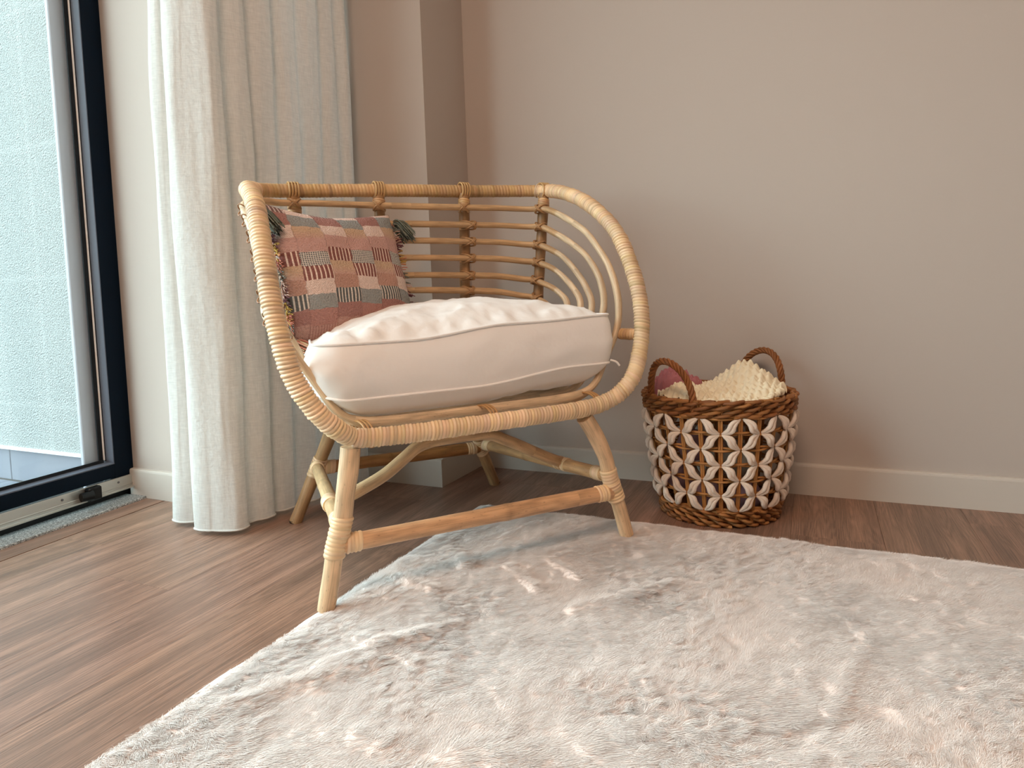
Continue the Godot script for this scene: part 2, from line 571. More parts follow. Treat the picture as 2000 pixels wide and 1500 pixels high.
# ------------------------------------------------------------------ door: local x runs along the door towards the room's front, z outwards
func door() -> void:
	var dd := Vector3(0.0927, 0, 0.9957).normalized()
	var oo := Vector3(-dd.z, 0, dd.x)
	var xf := Transform3D(Basis(dd, Vector3.UP, oo), DOOR_AT)   # right-handed: dd x up = oo
	var sill := setting("trim_1", "speckled grey granite threshold strip under the balcony door", "threshold")
	sill.transform = xf
	slab("granite_slab", Vector3(2.4, 0.03, 0.20), Vector3(1.2, -0.009, 0.10), M.granite, sill, 0.002)
	var strip := setting("trim_2", "narrow wooden floor strip along the granite threshold", "trim")
	var sb := MB.new()
	var p0 := xf * Vector3(0.0, 0, 0)
	for seg in 1:
		var za := -1.1315
		var zb := 1.4
		var q: Array[int] = []
		for e in [[DOOR_AT.x + (za - DOOR_AT.z) * 0.0931 + 0.0005, za], [gap_x(za) - 0.0012, za], [gap_x(zb) - 0.0012, zb], [DOOR_AT.x + (zb - DOOR_AT.z) * 0.0931 + 0.0005, zb]]:
			q.append(sb.put(Vector3(e[0], 0.0, e[1]), Vector3.UP, Vector2((e[0] + 1.6) / 0.165, e[1] / 1.15 + 0.3), Color(0.93, 0.9, 0.88)))
		sb.quad(q[0], q[1], q[2], q[3])
		var r: Array[int] = []
		for e in [[gap_x(za) - 0.0012, za, 0.0], [gap_x(zb) - 0.0012, zb, 0.0], [gap_x(zb) - 0.0012, zb, -0.006], [gap_x(za) - 0.0012, za, -0.006]]:
			r.append(sb.put(Vector3(e[0], e[2], e[1]), Vector3.RIGHT, Vector2(0.3, e[1] / 1.15), Color(0.93, 0.9, 0.88)))
		sb.quad(r[0], r[1], r[2], r[3])
	part("plank", sb, M.wood, strip)
	var d := setting("door_1", "dark navy framed glass balcony sliding door", "door")
	d.transform = xf
	# fixed frame: side post in the gap by the wall, head, far post
	slab("frame_post", Vector3(0.05, 2.2, 0.09), Vector3(-0.032, 1.10, 0.115), M.black, d, 0.001)
	slab("frame_post", Vector3(0.06, 2.2, 0.11), Vector3(2.13, 1.10, 0.11), M.frame, d, 0.002)
	slab("frame_head", Vector3(2.25, 0.08, 0.12), Vector3(1.05, 2.20, 0.11), M.frame, d, 0.002)
	slab("frame_sill", Vector3(2.2, 0.028, 0.13), Vector3(1.07, 0.017, 0.14), M.black, d, 0.001)
	# sash: stiles and rails with a flat face at z = 0.06
	var st := MB.new()
	st.box(Vector3(0.057, 2.12, 0.020), Transform3D(Basis(), Vector3(0.0135, 1.115, 0.0700)), 0.002)
	part("stile", st, M.frame, d)
	slab("stile", Vector3(0.075, 2.12, 0.055), Vector3(2.07, 1.115, 0.0875), M.frame, d, 0.003)
	slab("bottom_rail", Vector3(2.16, 0.037, 0.020), Vector3(1.075, 0.0805, 0.0703), M.frame, d, 0.002)
	slab("top_rail", Vector3(2.16, 0.075, 0.055), Vector3(1.075, 2.14, 0.0878), M.frame, d, 0.003)
	# glazing beads: sloping strips that step back to the pane
	var gb := MB.new()
	gb.box(Vector3(0.004, 2.03, 0.021), Transform3D(Basis(Vector3.UP, 0.28), Vector3(0.0432, 1.115, 0.0705)), 0.001)
	part("glazing_bead", gb, M.bead, d)
	var g2 := MB.new()
	g2.box(Vector3(2.02, 0.004, 0.021), Transform3D(Basis(Vector3.RIGHT, -0.18), Vector3(1.045, 0.1000, 0.0705)), 0.001)
	part("glazing_bead", g2, M.bead, d)
	slab("seal", Vector3(2.0, 0.009, 0.004), Vector3(1.055, 0.1065, 0.0805), M.seal, d)
	slab("seal", Vector3(0.003, 2.02, 0.004), Vector3(0.0470, 1.115, 0.0815), M.seal, d)
	slab("spacer_bar", Vector3(0.0045, 2.02, 0.004), Vector3(0.0508, 1.118, 0.0825), M.spacer, d, 0.001)
	slab("seal", Vector3(0.011, 2.02, 0.004), Vector3(0.0590, 1.118, 0.0845), M.seal, d)
	slab("pane", Vector3(2.0, 2.02, 0.003), Vector3(1.05, 1.12, 0.0890), M.glass, d)
	slab("outer_profile", Vector3(0.048, 2.3, 0.012), Vector3(0.065, 1.06, 0.110), M.outer, d, 0.002)
	# aluminium floor track with a ledge, its screws, and the black stop
	var tr := MB.new()
	tr.box(Vector3(2.16, 0.030, 0.006), Transform3D(Basis(), Vector3(1.072, 0.0455, 0.055)), 0.001)
	tr.box(Vector3(2.17, 0.005, 0.012), Transform3D(Basis(), Vector3(1.068, 0.0290, 0.0500)), 0.001)
	tr.box(Vector3(2.16, 0.003, 0.003), Transform3D(Basis(), Vector3(1.072, 0.0375, 0.0515)), 0.0008)
	part("floor_track", tr, M.alu, d, "aluminium track")
	for s in [[0.040, 0.049], [0.190, 0.049], [0.333, 0.049], [0.55, 0.049]]:
		var sc := MB.new()
		sc.tube(PackedVector3Array([Vector3(s[0], s[1], 0.0525), Vector3(s[0], s[1], 0.0505)]), PackedFloat32Array([0.0032, 0.0026]), 12, false, PackedColorArray([Color(0.3, 0.3, 0.3), Color(0.3, 0.3, 0.3)]))
		part("screw", sc, mat(Color(0.35, 0.35, 0.36), 0.4), d)
	var bl := MB.new()
	bl.box(Vector3(0.036, 0.034, 0.02), Transform3D(Basis(), Vector3(0.118, 0.044, 0.042)), 0.004)
	bl.tube(V([0.126, 0.043, 0.034, 0.152, 0.043, 0.040]), PackedFloat32Array([0.0125, 0.0105]), 16, false, PackedColorArray([Color.WHITE, Color.WHITE]))
	part("door_stop", bl, M.black, d, "black plastic stop")
	# wall round the door: lintel above and the rest of the wall beyond
	var wl := setting("wall_door")
	wl.transform = xf
	slab("plaster", Vector3(4.2, 0.40, 0.3), Vector3(1.9, 2.42, 0.15), M.wall, wl)
	slab("plaster", Vector3(1.9, 2.6, 0.3), Vector3(3.12, 1.25, 0.15), M.wall, wl)

func balcony() -> void:
	var w := setting("wall_balcony", "white rough-plastered balcony side wall outside the glass", "wall")
	slab("stucco", Vector3(3.6, 4.4, 0.2), Vector3(-1.79 - 1.8, 2.228, -1.30 - 0.1), M.stucco, w)
	slab("edge_bead", Vector3(3.6, 0.010, 0.012), Vector3(-1.79 - 1.8, 0.0345, -1.297), mat(Color(0.95, 0.95, 0.95), 0.6), w, 0.002)
	var b := setting("baseboard_balcony")
	var x := -2.527
	for k in range(-2, 4):
		var xx := -2.527 - 0.46 * k
		if k < -1: continue
		slab("skirting_tile", Vector3(0.457, 0.108, 0.012), Vector3(xx - 0.23, -0.027, -1.312), M.tile, b, 0.002)
	slab("mortar", Vector3(3.0, 0.106, 0.01), Vector3(-1.9 - 1.5, -0.028, -1.317), mat(Color(0.3, 0.27, 0.26), 0.9), b)
	var f := setting("floor_balcony")
	slab("mortar", Vector3(4.0, 0.05, 6.0), Vector3(-1.78 - 2.0, -0.113, 1.6), mat(Color(0.36, 0.34, 0.33), 0.9), f)
	for k in range(-2, 5):
		for j in 8:
			var xx := -2.527 - 0.46 * k
			slab("tile", Vector3(0.457, 0.01, 0.457), Vector3(xx - 0.23, -0.086, -1.30 + 0.23 + 0.46 * j), M.tile, f, 0.002)

# ------------------------------------------------------------------ chair
const SEAT := Vector3(-0.7213, 0, -1.1736)
func chair_basis() -> Transform3D:
	return Transform3D(Basis(Vector3(0.59216, 0, -0.80582), Vector3.UP, Vector3(0.80582, 0, 0.59216)), SEAT)

func warp(p: Vector3) -> Vector3:      # the tub of this hand-made chair sits a little askew on its base
	var t := clampf((0.16 - p.z) / 0.30, 0.0, 1.0)
	t = t * t * (3.0 - 2.0 * t) * smoothstep(0.32, 0.52, p.y)
	return p + Vector3(0.045 * t * smoothstep(-0.36, -0.1, p.x) - 0.0 * t, 0.012 * t * p.x / 0.34, 0.07 * t * p.x)

func chair() -> void:
	var o := thing("armchair", "natural rattan tub armchair with wrapped rim and splayed legs in the corner", "chair")
	o.transform = chair_basis()
	var gold := lin(0.91, 0.785, 0.635)
	var pale := lin(0.90, 0.80, 0.675)
	var brown := lin(0.70, 0.54, 0.38)
	# rim: one closed loop, wound with cane
	var rp := V([0, 0.278, 0.262, 0.12, 0.278, 0.262, 0.2, 0.279, 0.258, 0.245, 0.286, 0.258, 0.275, 0.303, 0.268, 0.305, 0.335, 0.272, 0.33, 0.385, 0.263, 0.344, 0.44, 0.253, 0.35, 0.50, 0.236, 0.352, 0.56, 0.208, 0.353, 0.62, 0.168, 0.352, 0.667, 0.113, 0.351, 0.704, 0.05, 0.351, 0.730, -0.02, 0.344, 0.743, -0.075, 0.322, 0.7475, -0.112,
		0.24, 0.747, -0.135, 0.12, 0.744, -0.15, 0, 0.741, -0.155, -0.12, 0.736, -0.157, -0.235, 0.730, -0.155, -0.295, 0.727, -0.145, -0.325, 0.722, -0.11, -0.338, 0.712, -0.05, -0.346, 0.695, 0.03, -0.351, 0.665, 0.113, -0.354, 0.62, 0.166, -0.354, 0.56, 0.204, -0.352, 0.50, 0.23, -0.345, 0.44, 0.25, -0.332, 0.385, 0.261, -0.305, 0.335, 0.270, -0.275, 0.303, 0.268, -0.245, 0.284, 0.260, -0.2, 0.279, 0.258, -0.12, 0.278, 0.262])
	var rim := spline(rp, true, 8)
	var core := MB.new()
	core.rod(rim, 0.0125, gold, 10, true)
	part("rim", core, M.cane, o)
	# the winding in five lengths: front rail, two arms, back rail
	var lens := rim.size()
	var cuts := [[0.0, 0.105], [0.105, 0.395], [0.395, 0.60], [0.60, 0.90], [0.90, 1.0]]
	for cidx in 4:
		var a := int([-0.085, 0.115, 0.415, 0.595][cidx] * lens)
		var e := int([0.116, 0.416, 0.596, 0.916][cidx] * lens)
		var pp := PackedVector3Array()
		for k in range(a, e + 1):
			pp.append(rim[(k + lens) % lens])
		var wr := MB.new()
		wr.wrapped(pp, 0.0140 if cidx != 2 else 0.0138, 0.0023 if cidx != 2 else 0.0009, 0.0063 if cidx != 2 else 0.0075, false, gold if cidx != 2 else lin(0.80, 0.65, 0.47), rng, 16, 0.0022)
		part("rim_winding", wr, M.wind, o, "", "stuff")
	# nested rods: side profile (z, y) from back to front-bottom; then across the seat
	var rods := []
	var side := {
		1: [[-0.09, 0.698], [-0.027, 0.683], [0.037, 0.659], [0.096, 0.628], [0.141, 0.588], [0.174, 0.55], [0.194, 0.51], [0.203, 0.467], [0.206, 0.42], [0.208, 0.36]],
		2: [[-0.096, 0.656], [-0.036, 0.638], [0.029, 0.614], [0.088, 0.582], [0.124, 0.549], [0.146, 0.515], [0.157, 0.47], [0.16, 0.42], [0.16, 0.36]],
		3: [[-0.099, 0.613], [-0.038, 0.596], [0.015, 0.574], [0.064, 0.537], [0.095, 0.504], [0.114, 0.47], [0.122, 0.42], [0.123, 0.36]],
		4: [[-0.105, 0.573], [-0.047, 0.558], [0.001, 0.536], [0.046, 0.505], [0.07, 0.476], [0.082, 0.43], [0.085, 0.36]],
		5: [[-0.107, 0.53], [-0.049, 0.514], [-0.013, 0.498], [0.018, 0.474], [0.036, 0.43], [0.04, 0.36]],
		6: [[-0.109, 0.49], [-0.06, 0.474], [-0.03, 0.45], [-0.008, 0.41], [0.0, 0.36]],
		7: [[-0.11, 0.445], [-0.075, 0.43], [-0.05, 0.40], [-0.04, 0.36]]}
	var backy := [0.703, 0.664, 0.627, 0.589, 0.550, 0.516, 0.476]
	var rod_paths := []
	for k in range(1, 8):
		var s: Array = side[k]
		var half := PackedVector3Array()       # from the back centre to the right side and down to the seat
		var y0: float = backy[k - 1]
		half.append(Vector3(0.0, y0, -0.131))
		half.append(Vector3(0.11, lerpf(y0, s[0][1] + 0.004, 0.15), -0.127))
		half.append(Vector3(0.215, lerpf(y0, s[0][1] + 0.004, 0.4), -0.119))
		half.append(Vector3(0.285, lerpf(y0, s[0][1] + 0.002, 0.85), -0.108))
		for q in s.size():
			if q == 0: half.append(Vector3(0.315, s[0][1], s[0][0] + 0.012))
			else: half.append(Vector3(0.326 - 0.045 * pow(smoothstep(0.45 if k == 1 else 0.49, 0.345, s[q][1]), 1.0), s[q][1], s[q][0]))
		var zb: float = s[-1][0]
		half.append(Vector3(0.258, 0.320, zb + 0.004))
		half.append(Vector3(0.225, 0.300, zb + 0.006))
		half.append(Vector3(0.175, 0.2945, zb + 0.008))
		half.append(Vector3(0.08, 0.294, zb + 0.009))
		var loop := PackedVector3Array()
		for q in half.size(): loop.append(tilt_back(half[q], k, 1.0))
		for q in range(half.size() - 1, 0, -1): loop.append(tilt_back(half[q], k, -1.0))
		var path := spline(loop, true, 6)
		rod_paths.append(path)
		var b := MB.new()
		var rr := PackedFloat32Array()
		var cc := PackedColorArray()
		var shade := rng.randf_range(0.94, 1.05)
		for q in path.size():
			rr.append(0.0071 + 0.0004 * sin(q * 0.21 + k) + (0.0022 * smoothstep(0.31, 0.296, path[q].y) if k == 1 else 0.0))
			var w := shade * (0.97 + 0.06 * sin(q * 0.13 + k * 2.0))
			var g := pale
			if path[q].z < -0.02 and path[q].y > 0.4: g = pale.lerp(lin(0.78, 0.60, 0.40), 0.65)
			cc.append(Color(g.r * w, g.g * w, g.b * w))
		b.tube(path, rr, 10, true, cc)
		rods.append(part("rod", b, M.cane, o))
	# posts from the top rail down behind the rods
	var tops := [[-0.236, 0.722, -0.152], [-0.053, 0.732, -0.152], [0.150, 0.738, -0.140], [0.338, 0.738, -0.088]]
	var lows := [[-0.215, 0.27, -0.150], [-0.048, 0.27, -0.150], [0.135, 0.27, -0.140], [0.292, 0.27, -0.094]]
	for k in 4:
		var a := Vector3(tops[k][0], tops[k][1], tops[k][2])
		var e := Vector3(lows[k][0], lows[k][1], lows[k][2])
		var b := MB.new()
		var path := MB.resample(PackedVector3Array([a, e]), 40, false)
		var rr := PackedFloat32Array()
		var cc := PackedColorArray()
		for q in path.size():
			rr.append(0.0124 + 0.0006 * sin(q * 1.1 + k))
			var w := 0.95 + 0.08 * sin(q * 0.4 + k)
			cc.append(Color(brown.r * w, brown.g * w, brown.b * w))
		b.tube(path, rr, 12, false, cc)
		var post := part("post", b, M.cane, o)
		var wt := MB.new()
		wt.wrapped(PackedVector3Array([a.lerp(e, 0.03), a.lerp(e, 0.085)]), 0.0132, 0.0012, 0.005, false, lin(0.80, 0.64, 0.47), rng, 14)
		part("binding", wt, M.wind, post)
		# a band looped over the top rail
		var lp := MB.new()
		for s in [-0.009, -0.003, 0.003, 0.009]:
			var ring := PackedVector3Array()
			for q in 20:
				var an := TAU * q / 20
				ring.append(a + Vector3(s, 0.0075 + 0.0175 * sin(an), 0.0175 * cos(an) - 0.002))
			lp.rod(ring, 0.0022, lin(0.84, 0.68, 0.48), 6, true)
		part("binding", lp, M.cane, post)
		# crossed bindings where the rods pass
		for r in 7:
			var rp2: PackedVector3Array = rod_paths[r]
			var best := 0
			var bd := 9.0
			for q in rp2.size():
				if rp2[q].y < 0.4: continue
				var f := (a.y - rp2[q].y) / (a.y - e.y)
				var pp := a.lerp(e, f)
				var dd := rp2[q].distance_to(pp)
				if dd < bd:
					bd = dd; best = q
			var f2 := (a.y - rp2[best].y) / (a.y - e.y)
			var pc := a.lerp(e, f2)
			var dep := (rp2[best] - pc)
			var wdir := dep.normalized() if dep.length() > 0.004 else Vector3.BACK
			var along := (rp2[(best + 1) % rp2.size()] - rp2[best]).normalized()
			var bb := MB.new()
			for sg in [-1.0, 1.0]:
				var ed: Vector3 = (along * sg * 0.75 + Vector3.UP * 0.65).normalized()
				for off in [-0.0016, 0.0016]:
					var ring := PackedVector3Array()
					for q in 16:
						var an := TAU * q / 16
						ring.append(pc + dep * 0.5 + ed * cos(an) * 0.0150 + wdir * sin(an) * (dep.length() * 0.5 + 0.0105) + along.cross(wdir).cross(ed).normalized() * 0.0 + along * off * 1.0)
					bb.rod(ring, 0.0017, lin(0.76, 0.59, 0.42), 5, true)
			part("binding", bb, M.cane, post)
	# legs
	var legs := [
		V([-0.300, 0.012, 0.243, -0.290, 0.06, 0.245, -0.282, 0.103, 0.247, -0.268, 0.155, 0.249, -0.261, 0.198, 0.25, -0.255, 0.23, 0.251, -0.250, 0.268, 0.252]),
		V([0.294, 0.012, 0.252, 0.279, 0.068, 0.251, 0.268, 0.103, 0.25, 0.256, 0.14, 0.25, 0.249, 0.172, 0.25, 0.236, 0.202, 0.25, 0.219, 0.233, 0.25, 0.199, 0.262, 0.252]),
		V([-0.252, 0.001, -0.252, -0.228, 0.06, -0.24, -0.205, 0.118, -0.228, -0.188, 0.165, -0.212, -0.176, 0.21, -0.19, -0.168, 0.275, -0.16]),
		V([0.260, 0.001, -0.252, 0.240, 0.045, -0.242, 0.212, 0.108, -0.228, 0.196, 0.155, -0.212, 0.184, 0.21, -0.19, 0.176, 0.275, -0.16])]
	for k in 4:
		var path := spline(legs[k], false, 6)
		var rr := PackedFloat32Array()
		var cc := PackedColorArray()
		for q in path.size():
			var f := float(q) / (path.size() - 1)
			rr.append(lerpf(0.0138, 0.0162 if k < 2 else 0.015, f) + 0.0004 * sin(f * 17.0 + k))
			var w := 0.94 + 0.05 * sin(f * 9.0 + k * 1.7)
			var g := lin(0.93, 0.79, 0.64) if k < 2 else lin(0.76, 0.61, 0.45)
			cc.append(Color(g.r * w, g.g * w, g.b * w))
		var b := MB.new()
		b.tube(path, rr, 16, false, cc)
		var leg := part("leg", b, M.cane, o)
		if k >= 2:
			var ft := MB.new()
			ft.tube(PackedVector3Array([path[0] + Vector3(0, -0.0005, 0), path[0] + Vector3(0, 0.005, 0)]), PackedFloat32Array([0.0128, 0.0140]), 14, false, PackedColorArray([Color(0.01, 0.01, 0.01), Color(0.01, 0.01, 0.01)]))
			part("foot_pad", ft, M.cane, leg)
	# stretchers
	var bars := [
		[Vector3(-0.279, 0.114, 0.2475), Vector3(0.264, 0.105, 0.25), 0.0145, lin(0.89, 0.71, 0.55)],
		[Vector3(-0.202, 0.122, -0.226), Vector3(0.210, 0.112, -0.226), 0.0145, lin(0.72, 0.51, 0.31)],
		[Vector3(-0.205, 0.130, -0.222), Vector3(-0.270, 0.142, 0.240), 0.0130, lin(0.84, 0.70, 0.53)],
		[Vector3(0.214, 0.120, -0.222), Vector3(0.259, 0.136, 0.243), 0.0130, lin(0.82, 0.65, 0.47)]]
	for k in 4:
		var a: Vector3 = bars[k][0]
		var e: Vector3 = bars[k][1]
		var path := MB.resample(PackedVector3Array([a, e]), 48, false)
		var rr := PackedFloat32Array()
		var cc := PackedColorArray()
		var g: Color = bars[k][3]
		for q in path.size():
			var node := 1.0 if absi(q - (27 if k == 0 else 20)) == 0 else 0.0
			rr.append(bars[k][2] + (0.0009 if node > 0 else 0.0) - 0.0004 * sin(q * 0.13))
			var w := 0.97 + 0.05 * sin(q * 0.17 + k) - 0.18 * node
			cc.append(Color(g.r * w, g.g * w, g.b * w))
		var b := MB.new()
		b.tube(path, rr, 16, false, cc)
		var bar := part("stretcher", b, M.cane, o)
		for en in [[a, e], [e, a]]:
			var d: Vector3 = (en[1] - en[0]).normalized()
			var wm := MB.new()
			wm.wrapped(PackedVector3Array([en[0] + d * 0.015, en[0] + d * 0.040]), bars[k][2] + 0.0006, 0.0014, 0.0055, false, gold, rng, 16)
			part("binding", wm, M.wind, bar)
		# winding of the joint round the leg
		for en in [0, 1]:
			var li: int = [[0, 1], [2, 3], [2, 0], [3, 1]][k][en]
			var c: Vector3 = [a, e][en]
			var lp := spline(legs[li], false, 12)
			var seg := PackedVector3Array()
			for p in lp:
				if absf(p.y - c.y) < (0.020 if k < 2 else 0.017):
					seg.append(p)
			if seg.size() > 1:
				var wm := MB.new()
				wm.wrapped(seg, 0.0160 if li < 2 else 0.0152, 0.0014, 0.006, false, lin(0.88, 0.75, 0.60), rng, 18, 0.001)
				part("binding", wm, M.wind, bar)
	# bent brace under the seat, between the side stretchers
	var bp := spline(V([-0.252, 0.136, 0.10, -0.225, 0.143, 0.10, -0.198, 0.152, 0.10, -0.15, 0.172, 0.10, -0.112, 0.196, 0.10, -0.085, 0.214, 0.10, -0.055, 0.2215, 0.10, -0.01, 0.223, 0.10, 0.04, 0.2225, 0.10, 0.075, 0.218, 0.10, 0.105, 0.204, 0.10, 0.14, 0.187, 0.10, 0.19, 0.160, 0.10, 0.225, 0.143, 0.10, 0.246, 0.134, 0.10]), false, 5)
	var bm := MB.new()
	bm.rod(bp, 0.0118, lin(0.84, 0.69, 0.53), 14)
	var brace := part("brace", bm, M.cane, o)
	for q in [Vector3(-0.2525, 0.1385, 0.10), Vector3(0.2465, 0.1315, 0.10)]:
		var dz := Vector3(-0.065 if q.x < 0 else 0.045, 0.012, 0.46).normalized()
		var wm := MB.new()
		wm.wrapped(PackedVector3Array([q - dz * 0.018, q + dz * 0.018]), 0.0138, 0.0014, 0.0055, false, gold, rng, 16)
		part("binding", wm, M.wind, brace)
	# frame below the seat that carries the rods on the legs
	for s in [-1.0, 1.0]:
		var b := MB.new()
		b.rod(spline(V([0.17 * s, 0.272, -0.17, 0.20 * s, 0.272, 0.0, 0.215 * s, 0.272, 0.25]), false, 8), 0.0115, brown, 12)
		part("seat_rail", b, M.cane, o)
	var rb := MB.new()
	rb.rod(spline(V([-0.23, 0.272, -0.14, 0.0, 0.272, -0.155, 0.30, 0.272, -0.098]), false, 8), 0.012, brown, 12)
	part("seat_rail", rb, M.cane, o)
	var cb := MB.new()
	cb.rod(V([-0.10, 0.2535, 0.10, 0.10, 0.2535, 0.10]), 0.0100, brown, 12)
	cb.rod(V([0, 0.238, 0.10, 0.0, 0.262, 0.10]), 0.009, brown, 10)
	part("seat_rail", cb, M.cane, o)
	# pegs that tie the first rod to the arms, and ties along the front
	for s in [-1.0, 1.0]:
		var b := MB.new()
		b.wrapped(PackedVector3Array([Vector3(0.327 * s, 0.411, 0.206), Vector3(0.337 * s, 0.411, 0.246)]), 0.0105, 0.0014, 0.006, false, lin(0.82, 0.66, 0.49), rng, 12)
		part("peg", b, M.wind, o)
	for x in [-0.225, 0.0, 0.225]:
		var b := MB.new()
		for s in [-0.006, 0.0, 0.006]:
			var ring := PackedVector3Array()
			for q in 20:
				var an := TAU * q / 20
				ring.append(Vector3(x + s + 0.005 * cos(an), 0.289 + 0.0145 * sin(an), 0.229 + 0.027 * cos(an)))
			b.rod(ring, 0.0019, lin(0.80, 0.62, 0.42), 6, true)
		part("binding", b, M.cane, o)
	# cross ties down the outside of the left arm's first rod
	var rp1: PackedVector3Array = rod_paths[0]
	var step := 0
	for q in range(0, rp1.size()):
		if rp1[q].x > -0.3 or rp1[q].y < 0.43 or rp1[q].z < -0.02: continue
		step += 1
		if step % 5 != 1: continue
		for sg in [-1.0, 1.0]:
			var lm := MB.new()
			var ring := PackedVector3Array()
			for w in 12:
				var an := TAU * w / 12
				ring.append(rp1[q] + Vector3(0.0105 * cos(an), 0.010 * sg * cos(an + 0.5), 0.0105 * sin(an)))
			lm.rod(ring, 0.0013, lin(0.60, 0.43, 0.28), 5, true)
			part("lacing", lm, M.wind, rods[0])

func tilt_back(p: Vector3, k: int, s: float) -> Vector3:
	var q := Vector3(p.x * s, p.y, p.z)
	if s < 0 and p.x > 0.2:
		q.x -= (0.031 if k == 1 else 0.006) * smoothstep(0.40, 0.50, p.y) * smoothstep(-0.10, 0.0, p.z)
	if p.y < 0.33:
		return q
	# follow the rail: the right end stands nearer the front than the left, and the tub narrows downwards at the back
	var t := smoothstep(0.02, -0.10, p.z) * smoothstep(0.33, 0.45, p.y)
	q.x += t * (0.012 - 0.010 * k * 0.5 * absf(p.x) / 0.3 * s)
	q.z += t * (0.05 * q.x if s > 0 else -0.02 * p.x / 0.3)
	return q

# ------------------------------------------------------------------ cushions
func seat_cushion() -> void:
	var o := thing("seat_cushion", "thick white box cushion with piped seams lying on the rattan seat", "cushion")
	o.transform = chair_basis()
	var nz := fnl(81, 1.0, 3)
	var top_y := func(x: float) -> float: return 0.429 + 0.018 * smoothstep(-0.14, 0.06, x) + 0.006 * smoothstep(0.1, 0.28, x)
	var low_y := func(x: float) -> float: return 0.338 + 0.019 * smoothstep(-0.02, 0.2, x) + 0.008 * smoothstep(-0.24, -0.29, x)
	# outline in plan: rounded rectangle
	var outline := PackedVector3Array()
	var hw := 0.287
	var zf := 0.230
	var zb := -0.125
	for cidx in 4:
		var cx: float = [hw, -hw, -0.238, 0.25][cidx]
		var cz: float = [zf, zf, zb, zb][cidx]
		var r: float = [0.022, 0.05, 0.06, 0.06][cidx]
		for q in 9:
			var an := PI * 0.5 * (cidx + q / 8.0)
			outline.append(Vector3(cx - signf(cx) * r + r * cos(an) , 0, (cz - r if cz > 0 else cz + r) + r * sin(an)))
	var ring := MB.resample(outline, 220, true)
	var m := ring.size()
	# boxing
	var w := m
	var rows := 10
	var pts := PackedVector3Array(); var uvs := PackedVector2Array()
	for y in rows + 1:
		var f := float(y) / rows
		for k in w + 1:
			var p := ring[k % m]
			var a: float = low_y.call(p.x)
			var b: float = top_y.call(p.x)
			var nn := Vector3(ring[(k + 1) % m].z - ring[(k - 1 + m) % m].z, 0, -(ring[(k + 1) % m].x - ring[(k - 1 + m) % m].x)).normalized()
			if nn.dot(Vector3(p.x, 0, p.z - 0.05)) < 0: nn = -nn
			var bulge := 0.009 * sin(PI * f) + 0.004 * sin(PI * f) * nz.get_noise_3d(p.x * 9.0, f * 2.0, p.z * 9.0)
			if p.x < -0.15: bulge += smoothstep(-0.15, -0.27, p.x) * 0.008 * sin(PI * f) + smoothstep(-0.15, -0.25, p.x) * 0.005 * nz.get_noise_3d(p.x * 34.0, f * 3.0 + p.x * 20.0, p.z * 20.0) * sin(PI * f)
			pts.append(Vector3(p.x, lerpf(a, b, f), p.z) + nn * bulge)
			uvs.append(Vector2(float(k) / w * 6.0, f))
	var bx := MB.new()
	bx.grid(pts, w, rows, uvs, PackedColorArray([Color.WHITE]), false, true)
	fix_out(bx, Vector3(0, 0.39, 0.05))
	part("cushion_side", bx, M.cushion, o)
	# top and bottom panels, in rings from the seam to the middle
	for side in [1.0, -1.0]:
		var n2 := 44
		var tp := PackedVector3Array(); var tu := PackedVector2Array()
		for y in n2 + 1:
			var f := float(y) / n2
			var g := f * f * (1.0 - f) + f * (1.0 - (1.0 - f) * 0.0) * f if false else f
			for k in w + 1:
				var p := ring[k % m]
				var c := Vector3(lerpf(p.x, 0.0, g), 0, lerpf(p.z, 0.05, g))
				var q := (1.0 - g)
				var yy: float
				if side > 0:
					var dome := 0.053 * (1.0 - pow(q, 2.6)) * (1.0 - 0.32 * pow(absf(c.x - 0.05) / 0.29, 2.0))
					var pucker := exp(-pow((q - 0.86) / 0.13, 2.0))
					var wr := nz.get_noise_3d(c.x * 26.0, 3.0, c.z * 8.0) * 0.010 * pucker * smoothstep(1.0, 0.94, q)
					wr += nz.get_noise_3d(c.x * 11.0 + 4.0 * c.z, 8.0, c.z * 13.0) * 0.0055 * smoothstep(1.0, 0.8, q)
					wr += (0.5 - absf(nz.get_noise_3d(c.x * 6.0 - 5.0 * c.z, 12.0, c.z * 6.0 + 3.0 * c.x))) * 0.007 * smoothstep(1.0, 0.75, q)
					yy = top_y.call(p.x) * q + 0.438 * (1.0 - q) + dome + wr - 0.002
				else:
					var dome := 0.046 * (1.0 - pow(q, 9.0))
					yy = maxf(low_y.call(p.x) * q + 0.346 * (1.0 - q) - dome + nz.get_noise_3d(c.x * 14.0 + c.z * 8.0, 30.0, c.z * 6.0) * 0.006 * smoothstep(1.0, 0.8, q), 0.3035)
				# the lower panel starts under the seam and rolls inwards
				tp.append(Vector3(c.x, yy, c.z))
				tu.append(Vector2(c.x * 6.0, c.z * 6.0))
		var tb := MB.new()
		tb.grid(tp, w, n2, tu, PackedColorArray([Color.WHITE]), side < 0, true)
		fix_out(tb, Vector3(0, 0.39, 0.05))
		part("cushion_top" if side > 0 else "cushion_underside", tb, M.cushion, o)
	# piping along both seams
	for side in [1.0, -1.0]:
		var pp := PackedVector3Array()
		for p in ring:
			var yy: float = top_y.call(p.x) if side > 0 else low_y.call(p.x)
			pp.append(Vector3(p.x, yy, p.z) + Vector3(p.x / 0.29 * 0.001, 0, 0.001 * signf(p.z)))
		var pb := MB.new()
		pb.rod(pp, 0.0024, Color.WHITE, 8, true)
		part("piping", pb, M.cushion, o)
	# a thread end at the right lower corner
	var zp := MB.new()
	zp.rod(spline(V([0.284, 0.362, 0.226, 0.294, 0.358, 0.232, 0.299, 0.350, 0.236]), false, 4), 0.0022, Color.WHITE, 6)
